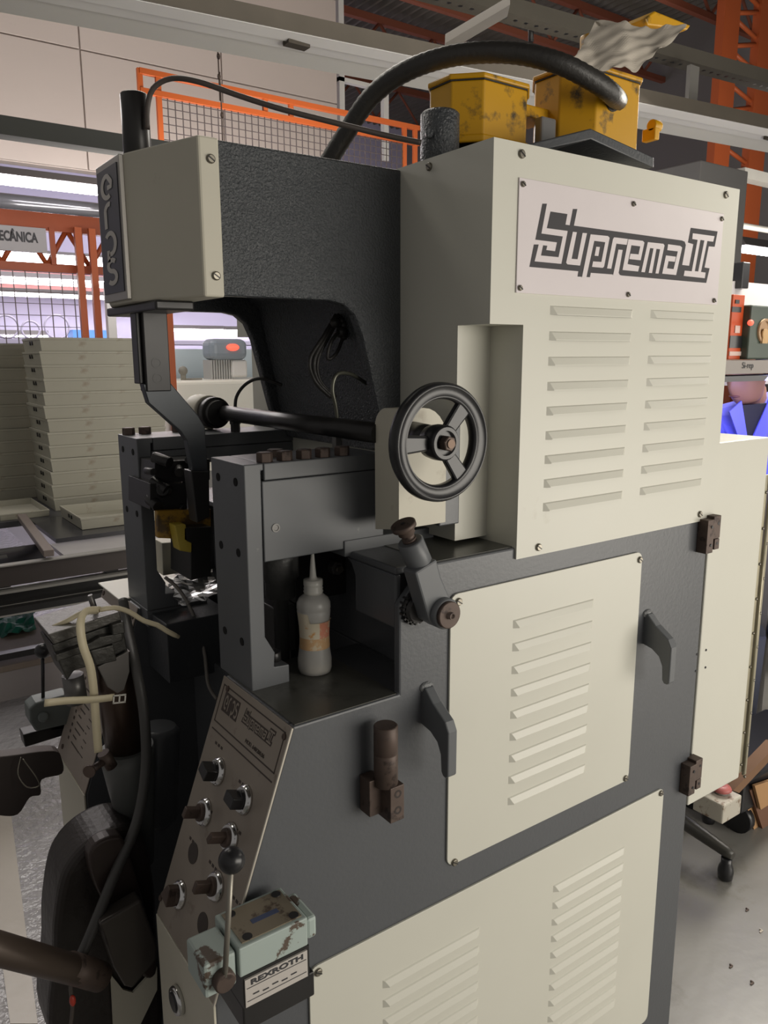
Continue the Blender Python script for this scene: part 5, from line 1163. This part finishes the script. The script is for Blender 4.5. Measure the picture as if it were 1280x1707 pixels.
b = B(); cs = [(-40,1275),(30,1258),(90,1252),(103,1265),(104,1290),(70,1300),(68,1325),(50,1330),(30,1358),(0,1360),(-40,1350)]; at_px_box(b, smooth_px(cs,4), 1.5, 1.53); b.obj('wiper_plate', mat('brown_iron_plate', (0.075,0.06,0.055), 0.5, metal=0.3, var=0.2), MCH, 0.003)
b = B(); b.tube([at(35,1262,1,1.48), at(30,1290,1,1.47), at(45,1312,1,1.46), at(65,1310,1,1.46), at(60,1295,1,1.46), at(38,1265,1,1.48)], 0.0012, 6, step=0.006); b.obj('thin_wire', STEEL, MCH)
b = B(); at_px_box(b, [(38,1225),(118,1205),(120,1222),(42,1246)], 1.72, 1.76); at_px_box(b, [(82,1195),(118,1190),(120,1215),(84,1218)], 1.72, 1.76); b.obj('rear_rail', BLACKM, MCH, 0.002)
b = B(); q0, q1 = at(71,1085,1,1.70), at(72,1180,1,1.70); b.cyl(q1, q0, 0.0038, seg=10); b.ball(q0, 0.0165, 20); b.obj('rear_lever', [BLACK], V2)
b = B(); cs = [(48,1182),(60,1172),(112,1158),(128,1170),(126,1205),(60,1220),(50,1205)]; at_px_box(b, cs, 1.68, 1.73); b.cyl(at(72,1195,1,1.68), at(72,1195,1,1.672), 0.011, seg=18); b.obj('rear_valve_body', mat('grey_green_paint', (0.15,0.17,0.165), 0.45, var=0.15), V2, 0.004)

# --- cream plastic straps tied around the jaw
S1 = [at(140,1245+2,1,1.14), at(152,1252,1,1.14)]
def ribbon(pts, wd, th=0.0022):
    b = B(); P = spline([Vector(p) for p in pts], 0.008); n = len(P); V = []
    for i, p in enumerate(P):
        d = (P[min(i+1,n-1)]-P[max(i-1,0)]).normalized(); s_ = d.cross(Vector((0,1,0.12))).normalized()*wd/2; t = s_.cross(d).normalized()*th/2
        V.append([b.bm.verts.new(q) for q in (p-s_-t, p+s_-t, p+s_+t, p-s_+t)])
    for i in range(n-1):
        for k in range(4): b._f([V[i][k], V[i][(k+1) % 4], V[i+1][(k+1) % 4], V[i+1][k]], True)
    b._f(V[0]); b._f(V[-1]); return b
YQ = 1.19
ST = thing('cable_strap', 'cream plastic strap with buckle tied around the metal jaw left of the machine', 'strap', at(160,1150,1,YQ))
b = ribbon([at(164,1254,1,YQ), at(160,1205,1,YQ), at(156,1150,1,YQ), at(150,1110,1,YQ), at(138,1075,1,YQ), at(134,1040,1,YQ+0.005), at(142,1020,1,YQ+0.02), at(165,1017,1,YQ+0.04)], 0.0125); b.obj('band', STRAP, ST)
b = B(); b.tube([at(165,1017,1,1.23), at(190,1013,1,1.23), at(215,1020,1,1.22), at(240,1035,1,1.21), at(262,1042,1,1.2), at(280,1053,1,1.19), at(298,1062,1,1.19)], lambda t: 0.0042 if t < 0.95 else 0.0032, 8, step=0.008); b.tube([at(165,1017,1,1.23), at(140,1020,1,1.24), at(112,1035,1,1.25), at(88,1046,1,1.26)], 0.0038, 8, step=0.008); b.obj('loose_end', STRAP, ST)
b = ribbon([at(74,1172,1,YQ-0.01), at(110,1168,1,YQ-0.01), at(155,1166,1,YQ-0.012), at(190,1162,1,YQ-0.012)], 0.0115); b.obj('band', STRAP, ST)
b = B(); u0 = at(199,1165,1,YQ-0.014); T = Matrix.Translation(u0) @ Matrix.Rotation(0.15, 4, 'Y')
for s_ in (-1, 1):
    b.box((-0.010,-0.001,s_*0.006-0.001),(0.010,0.001,s_*0.006+0.001), T)
    b.box((s_*0.009-0.001,-0.001,-0.006),(s_*0.009+0.001,0.001,0.006), T)
b.box((-0.001,-0.001,-0.006),(0.001,0.001,0.006), T); b.obj('buckle', mat('white_plastic', (0.68,0.66,0.6), 0.4), ST)

# ------------------------------------------------------------------ glue bottle on the tray
bp = at(525, 1119, 2, ZT+0.0012)
BT = thing('glue_bottle', 'translucent plastic squeeze bottle with pointed nozzle and stained label, on the machine deck', 'bottle', (bp.x, bp.y, ZT+0.0012))
x, y, z0 = bp.x, bp.y, ZT+0.0014
pr = [(0,0.020),(0.002,0.0245),(0.008,0.0262),(0.022,0.0262),(0.034,0.0245),(0.046,0.0232),(0.060,0.0228),(0.075,0.0232),(0.090,0.0248),(0.100,0.0258),(0.102,0.0250),(0.104,0.0262),(0.112,0.0258),(0.119,0.0225),(0.124,0.0165),(0.126,0.0130),(0.134,0.0128)]
b = B(); b.lathe((x,y,z0),(x,y,z0+1), pr+[(r[0], max(r[1]-0.0012,0.001)) for r in reversed(pr[1:])], 36); b.obj('bottle_body', CLEARM, BT)
b = B(); lq = [(0.0015,0.019),(0.004,0.0235),(0.009,0.0245),(0.018,0.0246)]; b.lathe((x,y,z0),(x,y,z0+1), lq, 32); b.obj('glue', LIQ, BT)
# label: half-wrapped paper band
b = B(); n = 20; prev = None
for i in range(n+1):
    a = math.radians(-175+165*i/n)-YAW+0.35
    row = []
    for zz, r in ((0.042,0.0240),(0.060,0.0233),(0.085,0.0247),(0.100,0.0262)):
        zt_ = zz if zz < 0.09 or i < 7 else (0.086 if zz > 0.09 else zz)
        row.append(b.bm.verts.new((x+r*math.cos(a), y+r*math.sin(a), z0+zt_)))
    if prev:
        for k in range(3):
            b.m(1 if (i > 11 and k >= 1) else (2 if k == 0 else 0)); b._f([prev[k], row[k], row[k+1], prev[k+1]], True)
    prev = row
b.obj('label', [mat('stained_label', (0.62,0.55,0.42), 0.7, dirt=(0.55,0.30,0.12), dthr=0.55, dscale=60), mat('red_label_print', (0.62,0.25,0.16), 0.7, dirt=(0.6,0.45,0.3), dthr=0.5, dscale=80), mat('orange_stained_label', (0.55,0.34,0.17), 0.7, dirt=(0.6,0.5,0.35), dthr=0.52, dscale=60)], BT)
b = B(); b.lathe((x,y,z0+0.126),(x,y,z0+1),[(0,0.0138),(0.004,0.0152),(0.006,0.0140),(0.009,0.0150),(0.011,0.0138),(0.014,0.0148),(0.022,0.0146),(0.0225,0.011),(0.024,0.006),(0.028,0.0052),(0.066,0.0022),(0.067,0.0012)],28)
b.obj('nozzle_cap', mat('milky_plastic', (0.66,0.65,0.60), 0.35, trans=0.3), BT)
